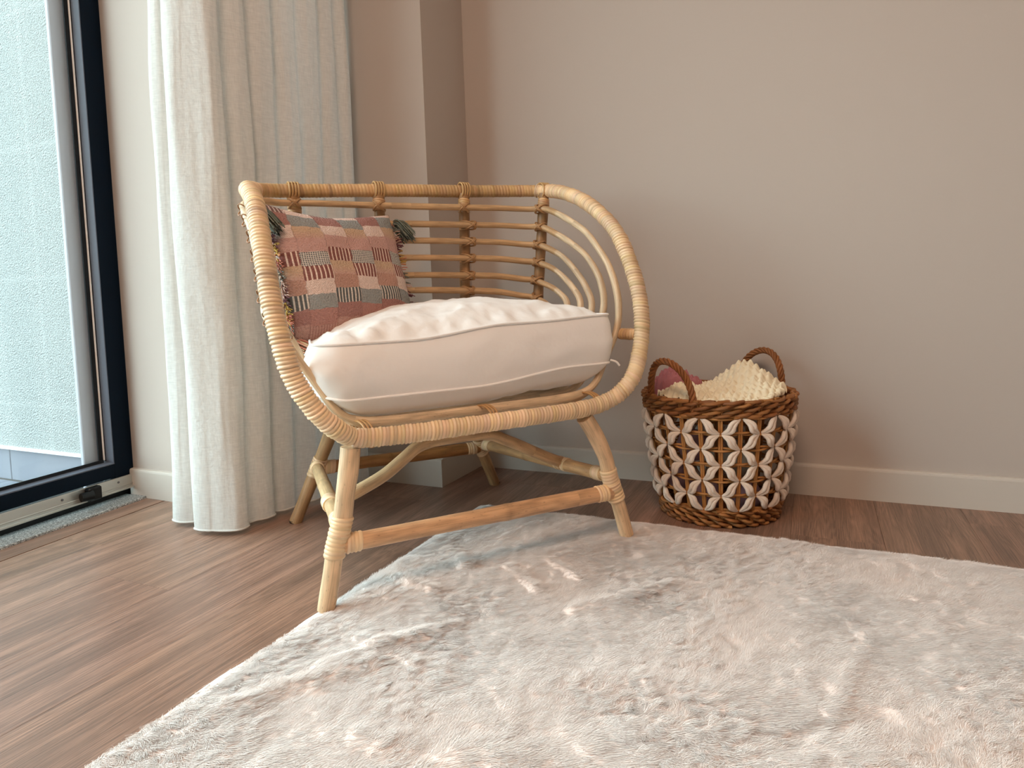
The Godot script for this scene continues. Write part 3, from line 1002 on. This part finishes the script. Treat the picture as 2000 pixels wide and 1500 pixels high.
	part("zip_end", zp, M.cushion, o)

func fix_out(b: MB, c: Vector3) -> void:      # normals that look away from c
	var s := 0.0
	for k in range(0, b.v.size(), 37):
		s += b.n[k].dot((b.v[k] - c).normalized())
	if s < 0:
		for k in b.n.size(): b.n[k] = -b.n[k]

func throw_pillow() -> void:
	var o := thing("throw_pillow", "small woven patchwork throw pillow in pink, mustard and grey with tassels", "pillow")
	# weave pattern
	var A := ["pale", "blue", "must", "pink", "grid", "rust", "pale", "blue", "rose", "dots", "pale"]
	var B := ["stripe", "rosed", "pale", "pink", "rust", "must", "tan", "grey", "rosed", "pinkd", "pale"]
	var tone := {"pale": lin(0.80, 0.68, 0.62), "blue": lin(0.45, 0.47, 0.47), "must": lin(0.72, 0.56, 0.40), "pink": lin(0.72, 0.51, 0.46), "pink2": lin(0.70, 0.47, 0.43), "grid": lin(0.52, 0.51, 0.50),
		"rust": lin(0.58, 0.34, 0.29), "rose": lin(0.66, 0.42, 0.37), "dots": lin(0.64, 0.42, 0.37), "stripe": lin(0.55, 0.40, 0.37), "rosed": lin(0.60, 0.38, 0.34), "tan": lin(0.68, 0.47, 0.38), "grey": lin(0.45, 0.46, 0.46), "pinkd": lin(0.66, 0.46, 0.40)}
	var S := 660
	var jit := fnl(91, 0.02, 2)
	var tex := picture(S, S, func(x, y):
		var jx: float = x + 5.0 * jit.get_noise_2d(x * 0.4, y)
		var ci := int(floor(jx / 660.0 * 5.6 + 0.45))
		var edge: float = jx / 660.0 * 5.6 + 0.45 - ci
		var list: Array = B if ci % 2 == 0 else A
		var fy: float = (y + 4.0 * jit.get_noise_2d(x, y * 0.4)) / 660.0 * 9.8 + (0.35 if ci % 2 == 0 else 0.12) + 0.12 * ci
		var ri := int(floor(fy)) % 11
		var kind: String = list[ri]
		var c: Color = tone[kind]
		var px: int = x / 3
		var py: int = y / 3
		var k := 1.0
		match kind:
			"blue":
				if (px + py) % 2 == 0 and px % 2 == 0: c = lin(0.66, 0.64, 0.60)
			"grid":
				c = lin(0.74, 0.69, 0.64) if (px % 3 == 0 or py % 3 == 0) else lin(0.36, 0.36, 0.36)
			"rust":
				c = lin(0.80, 0.68, 0.60) if (px % 6) < 2 else lin(0.52, 0.27, 0.23)
			"grey":
				c = lin(0.74, 0.68, 0.62) if (px % 5) < 2 else lin(0.33, 0.34, 0.34)
			"stripe":
				c = lin(0.70, 0.60, 0.56) if (px % 5) < 2 else lin(0.45, 0.31, 0.29)
			"dots":
				if px % 4 == 0 and py % 2 == 0: c = lin(0.78, 0.62, 0.55)
			"pale":
				if (px + 2 * py) % 5 == 0: c = lin(0.72, 0.58, 0.53)
			"must":
				c = c.lerp(tone["pink"], clampf((fy - floor(fy)) * 1.3 - 0.5, 0, 1))
			"rosed", "pinkd":
				if (px + py) % 3 == 0: c = c * 1.15
		if edge < 0.03: c = c.lerp(lin(0.42, 0.28, 0.26), 0.3)
		k *= 0.88 + 0.18 * float((px + py) % 2) + 0.1 * jit.get_noise_2d(x * 9.0, y * 9.0)
		c = c.lerp(Color(c.get_luminance(), c.get_luminance(), c.get_luminance()), 0.40) * 1.46
		return (c * k).linear_to_srgb())
	var pm := mat(Color.WHITE, 0.95, false, 0.1)
	pm.albedo_texture = tex
	pm.normal_enabled = true
	pm.normal_texture = noise_normal(92, 0.25, 6.0, 256)
	pm.normal_scale = 0.5
	pm.uv1_scale = Vector3.ONE
	# placed in the chair's axes, then in the world
	var cb := chair_basis()
	var ctr := Vector3(-0.166, 0.546, -0.035)
	var right := Vector3(0.245, -0.010, -0.095).normalized()
	var upv := Vector3(-0.03, 0.27, -0.085)
	upv = (upv - right * upv.dot(right)).normalized()
	var nrm := right.cross(upv)
	o.transform = cb * Transform3D(Basis(right, upv, nrm), ctr)
	var hw := 0.152
	var hh := 0.140
	var N := 48
	var nz := fnl(93, 1.0, 2)
	for side in [1.0, -1.0]:
		var pts := PackedVector3Array(); var uvs := PackedVector2Array()
		for y in N + 1:
			for x in N + 1:
				var a := -1.0 + 2.0 * x / N
				var b := -1.0 + 2.0 * y / N
				var pin := 1.0 - 0.07 * (1.0 - b * b) * absf(a) * 0.0
				var px := a * hw * (1.0 - 0.045 * (1.0 - b * b)) * pin
				var py := b * hh * (1.0 - 0.05 * (1.0 - a * a))
				py += -0.010 * sin((a + 1.0) * 2.2) * smoothstep(0.2, 1.0, b)
				var h := 0.050 * pow(maxf(0.0, (1.0 - pow(absf(a), 2.6)) * (1.0 - pow(absf(b), 2.6))), 0.55)
				h *= 1.0 + 0.12 * nz.get_noise_2d(a * 1.6, b * 1.6 + side)
				pts.append(Vector3(px, py, side * h))
				uvs.append(Vector2((a + 1.0) * 0.5, (1.0 - b) * 0.5))
		var mb := MB.new()
		mb.grid(pts, N, N, uvs, PackedColorArray([Color.WHITE]), side > 0)
		var sgn := 0.0
		for k in mb.n.size(): sgn += mb.n[k].z * side
		if sgn < 0:
			for k in mb.n.size(): mb.n[k] = -mb.n[k]
		part("cover_front" if side > 0 else "cover_back", mb, pm, o)
	# tassels at the corners
	var grey := [lin(0.42, 0.44, 0.40), lin(0.52, 0.53, 0.48), lin(0.34, 0.36, 0.34)]
	for q in [[-1, 1, grey], [1, 1, grey], [-1, -1, [lin(0.80, 0.62, 0.52), lin(0.76, 0.46, 0.38), lin(0.82, 0.70, 0.56)]], [1, -1, grey]]:
		var c := Vector3(q[0] * (hw + 0.001), q[1] * hh - (0.008 if q[0] > 0 and q[1] > 0 else 0.022 if q[1] > 0 else 0.0), 0)
		var mb := MB.new()
		var dir := Vector3(q[0] * 0.50, -0.75, 0.30).normalized()
		if q[0] < 0 and q[1] > 0: dir = Vector3(0.05, -0.85, 0.55).normalized()
		if q[0] < 0 and q[1] < 0: dir = Vector3(0.25, -0.45, 0.75).normalized()
		for th in 120:
			var sp := Vector3(rng.randf_range(-1, 1), rng.randf_range(-1, 1), rng.randf_range(-1, 1)) * 0.014
			var e := c + dir * rng.randf_range(0.034, 0.054) + sp * 0.9
			var mid := c + dir * 0.018 + sp * 0.75 + Vector3(q[0] * 0.004, 0.006, 0)
			var colr: Color = q[2][th % 3]
			mb.rod(spline(PackedVector3Array([c, mid, e]), false, 3), 0.0011, colr, 4)
		part("tassel", mb, M.yarn, o)
	if true:   # a pale tassel that hangs over the left arm
		var mb := MB.new()
		for th in 26:
			var e := Vector3(-hw - 0.040 + rng.randf_range(-0.009, 0.009), hh - 0.022 + rng.randf_range(-0.012, 0.006), 0.03 + rng.randf_range(-0.008, 0.008))
			mb.rod(spline(PackedVector3Array([Vector3(-hw, hh, 0), Vector3(-hw - 0.022, hh + 0.002, 0.018), e]), false, 3), 0.0012, lin(0.88, 0.85, 0.78), 4)
		part("tassel", mb, M.yarn, o, "pale tassel")
	# ragged fringe down both sides
	var mixc := [lin(0.80, 0.52, 0.44), lin(0.76, 0.62, 0.34), lin(0.45, 0.30, 0.32), lin(0.80, 0.66, 0.60), lin(0.50, 0.50, 0.47)]
	for s in [-1.0, 1.0]:
		var mb := MB.new()
		for th in (260 if s < 0 else 120):
			var b := rng.randf_range(-0.97, 0.9)
			var p := Vector3(s * hw * (1.0 - 0.045 * (1.0 - b * b)), b * hh, rng.randf_range(-0.003, 0.003))
			var ln := rng.randf_range(0.010, 0.026) * (1.0 if s < 0 else 0.5)
			var e := p + Vector3(s * ln * 0.35, -ln * 0.5 + rng.randf_range(-0.006, 0.006), rng.randf_range(0.004, 0.026))
			mb.rod(PackedVector3Array([p, p.lerp(e, 0.5) + Vector3(0, 0.002, 0), e]), 0.0010, mixc[int(b * 6.0 + 9.0 + rng.randf()) % 5], 4)
		part("fringe", mb, M.yarn, o, "", "stuff")

# ------------------------------------------------------------------ rug
var rug_a: FastNoiseLite
var rug_b: FastNoiseLite
var rug_c: FastNoiseLite
var folds := []
func rug_h(x: float, z: float) -> float:
	var h := 0.011
	h += 0.0045 * rug_a.get_noise_2d(x * 7.0 + z * 3.0, z * 9.0 - x * 2.0)
	h += 0.004 * (0.35 - absf(rug_a.get_noise_2d(x * 10.0 - z * 5.0 + 30.0, z * 6.0)))
	var cl := clump(x, z)
	h += 0.0027 * cl * rug_b.get_noise_2d(x * 46.0, z * 60.0)
	h += 0.0012 * rug_b.get_noise_2d(x * 30.0 + 9.0, z * 30.0)
	for f in folds:
		var a: Vector2 = f[0]
		var b: Vector2 = f[1]
		var p := Vector2(x, z)
		var t := clampf((p - a).dot(b - a) / (b - a).length_squared(), 0, 1)
		var d := p.distance_to(a.lerp(b, t))
		if d < 3.0 * f[3]:
			h += f[2] * exp(-pow(d / f[3], 2.0)) * smoothstep(0.0, 0.18, t) * smoothstep(1.0, 0.82, t)
	# thins out at the edges
	var e := minf(minf(x + 0.722, 0.80 - x), minf(z + 1.345, 0.05 - z))
	return maxf(0.0035, h * smoothstep(-0.01, 0.03, e) + 0.0015)

func clump(x: float, z: float) -> float:
	var a := smoothstep(-0.05, 0.35, rug_c.get_noise_2d(x * 2.4, z * 2.4))
	# the ruffled patch in the middle of the near half, and the left border
	a = maxf(a, 1.9 * exp(-pow((x + 0.17) / 0.13, 2.0) - pow((z + 0.735) / 0.05, 2.0)))
	a = maxf(a, 0.9 * exp(-pow((x + 0.66) / 0.07, 2.0)))
	return a

func rug() -> void:
	rug_a = fnl(101, 1.0, 3); rug_b = fnl(102, 1.0, 2); rug_c = fnl(103, 1.0, 2)
	folds = [
		[Vector2(0.07, -1.04), Vector2(-0.02, -0.66), 0.003, 0.009], [Vector2(-0.30, -0.765), Vector2(-0.04, -0.80), 0.006, 0.02],
		[Vector2(-0.05, -0.72), Vector2(0.08, -0.83), -0.003, 0.016], [Vector2(-0.62, -0.62), Vector2(-0.48, -0.84), 0.008, 0.014],
		[Vector2(-0.69, -0.93), Vector2(-0.56, -0.90), 0.007, 0.010], [Vector2(-0.52, -1.05), Vector2(-0.40, -0.95), 0.006, 0.012],
		[Vector2(-0.46, -1.10), Vector2(-0.35, -1.02), 0.006, 0.010], [Vector2(-0.66, -1.08), Vector2(-0.56, -1.0), 0.007, 0.014],
		[Vector2(-0.36, -0.90), Vector2(-0.20, -1.08), 0.006, 0.016], [Vector2(-0.68, -0.50), Vector2(-0.52, -0.72), 0.008, 0.016],
		[Vector2(-0.5, -0.55), Vector2(-0.25, -0.60), 0.006, 0.02], [Vector2(-0.62, -0.74), Vector2(-0.46, -0.70), 0.007, 0.014]]
	var o := thing("rug", "large blush white plush faux fur rug spread over the wooden floor", "rug")
	var x0 := -0.722; var x1 := 0.80; var z0 := -1.345; var z1 := 0.05
	var nx := 250; var nzz := 230
	var pts := PackedVector3Array(); var uvs := PackedVector2Array()
	for j in nzz + 1:
		for i in nx + 1:
			var x := lerpf(x0, x1, float(i) / nx)
			var z := lerpf(z0, z1, float(j) / nzz)
			var ex := x; var ez := z
			ex += 0.006 * rug_b.get_noise_2d(3.0, z * 6.0) * smoothstep(0.06, 0.0, x - x0)
			ez += 0.006 * rug_b.get_noise_2d(x * 6.0, 8.0) * smoothstep(0.06, 0.0, z - z0)
			pts.append(Vector3(ex, rug_h(x, z) - 0.0008, ez))
			uvs.append(Vector2(x, z))
	var mb := MB.new()
	mb.grid(pts, nx, nzz, uvs, PackedColorArray([Color.WHITE]))
	if mb.n[mb.n.size() / 2].y < 0:
		for k in mb.n.size(): mb.n[k] = -mb.n[k]
	# rolled-under border
	for e in 4:
		var path := PackedVector3Array()
		if e < 2:
			for j in nzz + 1: path.append(pts[j * (nx + 1) + (0 if e == 0 else nx)])
		else:
			for i in nx + 1: path.append(pts[(0 if e == 2 else nzz) * (nx + 1) + i])
		var q: Array[int] = []
		var out: Vector3 = [Vector3.LEFT, Vector3.RIGHT, Vector3.FORWARD, Vector3.BACK][e]
		for k in path.size():
			q.append(mb.put(path[k], out, Vector2.ZERO, Color.WHITE))
			q.append(mb.put(Vector3(path[k].x, 0.0005, path[k].z), out, Vector2.ZERO, Color.WHITE))
		for k in path.size() - 1: mb.quad(q[k * 2], q[k * 2 + 1], q[k * 2 + 3], q[k * 2 + 2])
	part("backing", mb, M.pile, o)
	# the pile: short tufts that lean with the nap
	var tuft := MB.new()
	var tr := RandomNumberGenerator.new(); tr.seed = 5
	for k in 5:
		var an := TAU * k / 5.0 + tr.randf() * 0.8
		var base := Vector3(cos(an), 0, sin(an)) * 0.0011
		var sd := Vector3(-sin(an), 0, cos(an))
		var lean := Vector3(0.55 + tr.randf_range(-0.25, 0.3), 0, tr.randf_range(-0.35, 0.35))
		var wdt := 0.00042
		var rowsn := 3
		var q: Array[int] = []
		var fw := Vector3(cos(an), 0, sin(an))
		for r in rowsn + 1:
			var f := float(r) / rowsn
			var p := base + Vector3(0, 0.0072 * (f - 0.30 * f * f), 0) + lean * 0.0135 * f * f + base * f * 0.9
			var ww := wdt * (1.0 - f * 0.75)
			for c3 in 3:
				var d3 := sd * cos(TAU * c3 / 3.0) + fw * sin(TAU * c3 / 3.0)
				q.append(tuft.put(p + d3 * ww, d3, Vector2(c3, f), Color.WHITE))
		for r in rowsn:
			for c3 in 3:
				var a3 := r * 3 + c3
				var b3 := r * 3 + (c3 + 1) % 3
				tuft.quad(q[a3], q[b3], q[b3 + 3], q[a3 + 3])
	var mm := MultiMesh.new()
	mm.transform_format = MultiMesh.TRANSFORM_3D
	mm.use_colors = true
	tuft.face_out()
	for k in tuft.n.size(): tuft.n[k] = (Vector3(-0.15, 1.0, 0) + tuft.n[k] * 0.85).normalized()   # soft hairs shade as one nap
	mm.mesh = tuft.mesh(false)
	var count := 330000
	var buf := PackedFloat32Array()
	buf.resize(count * 16)
	var fr := RandomNumberGenerator.new(); fr.seed = 9
	for k in count:
		var x := x0 - 0.001 + (x1 - x0 + 0.001) * fr.randf()
		var z := z0 - 0.001 + (z1 - z0) * fr.randf()
		var cl := clump(x, z)
		var an := -0.5 + 1.5 * rug_c.get_noise_2d(x * 3.0 + 20.0, z * 3.0) + fr.randf_range(-0.35, 0.35) + cl * 1.6 * rug_b.get_noise_2d(x * 38.0, z * 38.0 + 5.0)
		var s := fr.randf_range(0.75, 1.15)
		var up := s * (0.60 + 0.30 * cl + fr.randf_range(-0.1, 0.1))
		var ca := cos(an) * s
		var sa := sin(an) * s
		var h := rug_h(x, z) - 0.0022
		var b := k * 16
		buf[b] = ca; buf[b + 1] = up * fr.randf_range(-0.5, 0.5); buf[b + 2] = -sa; buf[b + 3] = x
		buf[b + 4] = 0.0; buf[b + 5] = up; buf[b + 6] = 0.0; buf[b + 7] = h
		buf[b + 8] = sa; buf[b + 9] = up * fr.randf_range(-0.5, 0.5); buf[b + 10] = ca; buf[b + 11] = z
		var w := fr.randf_range(0.86, 1.0)
		buf[b + 12] = 0.965 * w; buf[b + 13] = 0.865 * w; buf[b + 14] = 0.81 * w; buf[b + 15] = 1.0
	mm.instance_count = count
	mm.buffer = buf
	var pile := MultiMeshInstance3D.new()
	pile.name = "pile"
	pile.multimesh = mm
	pile.material_override = M.fur
	pile.set_meta("kind", "stuff")
	o.add_child(pile)

# ------------------------------------------------------------------ curtain
func curtain() -> void:
	var o := thing("curtain", "white linen curtain drawn into folds between the balcony door and the chair", "curtain")
	var plan := PackedVector3Array()
	for q in [[-1.37, -1.10], [-1.345, -1.03], [-1.33, -1.005], [-1.30, -1.003], [-1.276, -1.015], [-1.262, -1.03], [-1.246, -1.02], [-1.234, -0.985], [-1.20, -0.978], [-1.165, -0.99], [-1.135, -1.012], [-1.128, -1.04], [-1.147, -1.056], [-1.146, -1.068], [-1.133, -1.085], [-1.128, -1.112], [-1.144, -1.126], [-1.143, -1.135], [-1.130, -1.150], [-1.124, -1.178], [-1.137, -1.192], [-1.135, -1.203], [-1.120, -1.220], [-1.115, -1.247], [-1.122, -1.262], [-1.110, -1.288], [-1.105, -1.312], [-1.113, -1.330], [-1.101, -1.348], [-1.096, -1.370], [-1.106, -1.386], [-1.088, -1.405], [-1.10, -1.425], [-1.16, -1.435]]:
		plan.append(Vector3(q[0], 0, q[1]))
	var path := MB.resample(spline(plan, false, 10), 420, false)
	var w := path.size() - 1
	var rows := 70
	var nz := fnl(111, 1.0, 2)
	var pts := PackedVector3Array(); var uvs := PackedVector2Array()
	var run := PackedFloat32Array([0.0])
	for k in w: run.append(run[-1] + path[k].distance_to(path[k + 1]))
	for y in rows + 1:
		var f := float(y) / rows
		var yy := 0.012 + f * 2.36
		for k in w + 1:
			var p := path[k]
			var d := Vector3.ZERO
			var first := smoothstep(-1.22, -1.33, p.x)
			d.x += first * 0.068 * f
			d.x += 0.007 * nz.get_noise_2d(run[k] * 9.0, yy * 1.3) + 0.003 * nz.get_noise_2d(run[k] * 30.0 + 4.0, yy * 2.6)
			d.z += 0.007 * nz.get_noise_2d(run[k] * 9.0 + 50.0, yy * 1.3)
			d.x += 0.018 * f * smoothstep(-1.2, -1.14, p.x) * smoothstep(-1.05, -1.02, p.z) * 0.0
			pts.append(Vector3(p.x, yy, p.z) + d)
			uvs.append(Vector2(run[k] * 2.6, yy * 2.6))
	var mb := MB.new()
	mb.grid(pts, w, rows, uvs, PackedColorArray([Color.WHITE]))
	part("cloth", mb, M.linen, o)
	var hp := PackedVector3Array()
	for k in range(0, w + 1): hp.append(pts[k] + Vector3(0, 0.001, 0))
	var hm := MB.new()
	hm.rod(hp, 0.0022, Color.WHITE, 6)
	part("hem", hm, M.linen, o)
	var ep := PackedVector3Array()
	for y in rows + 1: ep.append(pts[y * (w + 1) + 0])
	var rail := thing("curtain_rail", "white ceiling rail from which the linen curtain hangs", "curtain rail")
	var rb := MB.new()
	rb.box(Vector3(0.30, 0.05, 2.4), Transform3D(Basis(), Vector3(-1.23, 2.405, -0.24)), 0.003)
	rb.box(Vector3(0.04, 0.09, 2.4), Transform3D(Basis(), Vector3(-1.23, 2.455, -0.24)), 0.003)
	part("rail", rb, mat(Color(0.9, 0.9, 0.9), 0.5), rail)

# ------------------------------------------------------------------ basket
func bas_r(y: float) -> float:
	return 0.117 + 0.039 * pow(clampf(y / 0.265, 0, 1.1), 0.8)

func bas(an: float, y: float, off := 0.0) -> Vector3:
	var r := bas_r(y) + off
	return Vector3(cos(an) * r, y, sin(an) * r)

func basket() -> void:
	var o := thing("basket", "round brown wicker basket laced with cream wool petals against the back wall", "basket", BASKET)
	var brown := lin(0.61, 0.39, 0.23)
	var honey := lin(0.76, 0.54, 0.32)
	var cols := 24
	var a0 := 0.10
	for k in cols:
		var an := TAU * k / cols + a0
		for s in [-1.0, 1.0]:
			pass
		var b := MB.new()
		for s in [-0.016, 0.016]:
			b.rod(spline(PackedVector3Array([bas(an + s, 0.012), bas(an + s, 0.08), bas(an + s, 0.16), bas(an + s, 0.272)]), false, 5), 0.0026, honey, 7)
		part("stake", b, M.wicker, o)
	# open rows between
	for j in 7:
		var y := 0.037 + 0.0332 * j
		var b := MB.new()
		for s in [-1.0, 1.0]:
			var ring := PackedVector3Array()
			for q in 160:
				var an := TAU * q / 160
				ring.append(bas(an, y + s * 0.0026, s * 0.0042 * cos((an - a0) * cols * 0.5)))
			b.rod(ring, 0.0025, honey, 6, true)
		part("weaver", b, M.wicker, o)
	# base and rim: slanting rods, each before two stakes and behind one
	for band in 2:
		var n := 36
		for k in n:
			var b := MB.new()
			var st := TAU * k / n + rng.randf_range(-0.03, 0.03)
			var span := 1.15
			var y0: float = [0.003, 0.238][band]
			var y1: float = [0.036, 0.269][band]
			var pts := PackedVector3Array()
			var amp := 0.0062
			for q in 33:
				var f := q / 32.0
				var an := st + span * f * (1.0 if band == 0 else -1.0)
				var y := lerpf(y0, y1, smoothstep(0.0, 1.0, f)) + rng.randf_range(-0.0006, 0.0006)
				pts.append(bas(an, y, amp * sin((an - a0) * cols / 1.5 + k * 2.1) + 0.002))
			var s := rng.randf_range(0.75, 1.12)
			var c := brown.lerp(honey, rng.randf() * 0.6)
			b.rod(spline(pts, false, 2), rng.randf_range(0.0034, 0.0044), Color(c.r * s, c.g * s, c.b * s), 7)
			part("base_rod" if band == 0 else "rim_rod", b, M.wicker, o)
	var bb := MB.new()
	bb.tube(V([0, 0.004, 0, 0, 0.010, 0]), PackedFloat32Array([0.114, 0.117]), 40, false, PackedColorArray([brown, brown]))
	part("bottom", bb, M.wicker, o)
	# stake ends above the rim
	# wool petals
	for j in 6:
		for k in cols:
			var up := (k + j) % 2 == 0
			var ya := 0.037 + 0.0332 * j
			var yb := ya + 0.0332
			var aa := TAU * (k + (0.07 if up else 0.93)) / cols + a0
			var ab := TAU * (k + (0.93 if up else 0.07)) / cols + a0
			var b := MB.new()
			for s in [-1.0, 1.0]:
				var pts := PackedVector3Array()
				var rr := PackedFloat32Array()
				var cc := PackedColorArray()
				for q in 11:
					var f := q / 10.0
					var bow := sin(PI * f)
					var an := lerpf(aa, ab, f)
					var y := lerpf(ya + 0.001, yb - 0.001, f)
					# bow the petal so that four of them ring a round opening
					var side := 1.0 if up else -1.0
					y += s * 0.0036 * bow * 0.8
					an += -side * s * 0.021 * bow * 0.9
					an += (0.03 if up else -0.03) * sin(TAU * f) * 0.9
					y += (0.5 - float(j % 2)) * 0.004 * bow
					pts.append(bas(an, y, 0.005 + 0.0075 * bow))
					rr.append(0.0020 + 0.0031 * pow(bow, 0.6))
					cc.append(Color.WHITE)
				b.tube(pts, rr, 9, false, cc)
			part("wool_petal", b, M.wool, o)
	# two rope handles
	var ax := Vector3(0.9065, 0, -0.4223)
	var nv := Vector3(0.4223, 0, 0.9065)
	for s in [-1.0, 1.0]:
		var dir: Vector3 = (ax * s * 0.86 - nv * s * 0.51).normalized()
		var tg: Vector3 = Vector3(-dir.z, 0, dir.x)
		var hp := PackedVector3Array()
		for q in 49:
			var f := q / 48.0
			var an := PI * f
			var w := 0.062 * cos(an)
			var h := 0.245 + 0.103 * pow(sin(an), 0.75)
			var rad := sqrt(maxf(0.0, 0.152 * 0.152 - w * w)) + 0.006 * sin(an)
			hp.append(dir * rad + tg * w + Vector3(0, h, 0))
		hp = MB.resample(hp, 90, false)
		var b := MB.new()
		for st in 4:
			var pp := PackedVector3Array()
			for q in hp.size():
				var tn := (hp[mini(q + 1, hp.size() - 1)] - hp[maxi(q - 1, 0)]).normalized()
				var x: Vector3 = (dir - tn * dir.dot(tn)).normalized()
				var y := tn.cross(x)
				var an := q * 0.42 + TAU * st / 4
				pp.append(hp[q] + (x * cos(an) + y * sin(an)) * 0.0046)
			b.rod(pp, 0.0034, brown * rng.randf_range(0.8, 1.1), 7)
		part("handle", b, M.wicker, o)
	# what shows through the weave
	for q in [[-0.02, 0.05, 0.066, 0.036], [-0.078, 0.07, 0.02, 0.034], [0.05, 0.13, 0.055, 0.038], [-0.045, 0.155, 0.05, 0.036], [0.062, 0.05, 0.040, 0.033]]:
		var b := MB.new()
		var pts := PackedVector3Array(); var uvs := PackedVector2Array()
		for y in 17:
			for x in 25:
				var la := -PI / 2 + PI * y / 16
				var lo := TAU * x / 24
				var r: float = q[3] * (1.0 + 0.02 * sin(lo * 6.0 + la * 3.0))
				pts.append(Vector3(cos(la) * cos(lo), sin(la) * 0.95, cos(la) * sin(lo)) * r)
				uvs.append(Vector2(x, y))
		b.grid(pts, 24, 16, uvs, PackedColorArray([Color.WHITE]), false, true)
		fix_out(b, Vector3.ZERO)
		var idx: int = used.get("yarn_ball", 0)
		var lab: String = ["lilac yarn ball low at the basket's front, seen through the weave", "lilac yarn ball at the basket's left side, seen through the weave", "grey white yarn ball higher on the basket's right, seen through the weave", "lilac yarn ball behind the upper left wool petals of the basket", "lilac yarn ball low at the basket's right, seen through the weave"][idx]
		var ball := thing("yarn_ball", lab, "yarn ball", BASKET + Vector3(q[0], q[1], q[2]), "yarn balls in the basket")
		part("winding", b, mat(Color(0.66, 0.55, 0.60) if idx != 2 else Color(0.62, 0.6, 0.55), 0.95, false, 0.1), ball)

func blankets() -> void:
	# heaps of stitched wool: a height field with rows of bobbles
	heap("cream_blanket", "cream bobble-stitch crochet blanket heaped in the wicker basket", false)
	heap("pink_blanket", "dusky pink knitted blanket tucked behind the cream one in the basket", true)

func heap(called: String, label: String, pink: bool) -> void:
	var o := thing(called, label, "blanket", BASKET)
	var nz := fnl(121 if pink else 122, 1.0, 3)
	var ax := Vector3(0.9065, 0, -0.4223)
	var nv := Vector3(0.4223, 0, 0.9065)
	var NU := 190
	var NV := 150
	var pts := PackedVector3Array(); var uvs := PackedVector2Array()
	for j in NV + 1:
		for i in NU + 1:
			var a := -1.0 + 2.0 * i / NU
			var b := -1.0 + 2.0 * j / NV
			# square to disc, so that the edge follows the basket
			var u := a * sqrt(1.0 - b * b * 0.5)
			var w := b * sqrt(1.0 - a * a * 0.5)
			var s: float
			var d: float
			var y: float
			if pink:
				s = -0.072 + u * 0.060; d = -0.062 + w * 0.045
				y = 0.262 + 0.052 * exp(-pow((s + 0.092) / 0.034, 2.0) - pow((d + 0.06) / 0.05, 2.0)) + 0.028 * exp(-pow((s + 0.045) / 0.034, 2.0) - pow((d + 0.05) / 0.05, 2.0))
			else:
				s = 0.004 + u * 0.136; d = 0.008 + w * 0.138
				y = 0.264 + 0.050 * exp(-pow((s - 0.068) / 0.042, 2.0) - pow((d + 0.01) / 0.08, 2.0)) + 0.020 * exp(-pow((s + 0.085) / 0.03, 2.0) - pow((d - 0.03) / 0.04, 2.0)) + 0.016 * exp(-pow(s / 0.08, 2.0) - pow(d / 0.1, 2.0))
				y += 0.012 * smoothstep(0.02, 0.09, s)
			var rim := maxf(absf(a), absf(b))
			y += 0.012 * nz.get_noise_2d(s * 16.0, d * 16.0)
			y -= (0.030 if pink else 0.006) * smoothstep(0.86, 1.0, rim)
			# stitches
			var pit := 0.0155 if not pink else 0.013
			var rowf := d / pit
			var ri := floorf(rowf)
			var cf := s / pit + 0.5 * fposmod(ri, 2.0)
			var du := (cf - floorf(cf) - 0.5)
			var dv := (rowf - ri - 0.5)
			var bob := exp(-(du * du + dv * dv) / 0.105)
			y += 0.0085 * bob
			var p := ax * s + nv * d + Vector3(0, y, 0)
			pts.append(p); uvs.append(Vector2(s * 30.0, d * 30.0))
	var mb := MB.new()
	mb.grid(pts, NU, NV, uvs, PackedColorArray([Color.WHITE]))
	if mb.n[(NV / 2) * (NU + 1) + NU / 2].y < 0:
		for k in mb.n.size(): mb.n[k] = -mb.n[k]
	part("stitches", mb, M.pink if pink else M.knit, o)
	# rolled edge: a row of bobbles round the border
	var eb := MB.new()
	var edge := PackedVector3Array()
	for i in NU + 1: edge.append(pts[NV * (NU + 1) + i])
	var er := MB.resample(edge, 40, false)
	for p in er:
		var ring := PackedVector3Array(); var rr := PackedFloat32Array(); var cc := PackedColorArray()
		for q in 7:
			var f := q / 6.0
			ring.append(p + Vector3(0, (f - 0.5) * 0.013 + 0.002, 0))
			rr.append(0.0068 * sqrt(maxf(0.02, 1.0 - pow(2.0 * f - 1.0, 2.0))))
			cc.append(Color.WHITE)
		eb.tube(ring, rr, 8, false, cc)
	part("border", eb, M.pink if pink else M.knit, o)
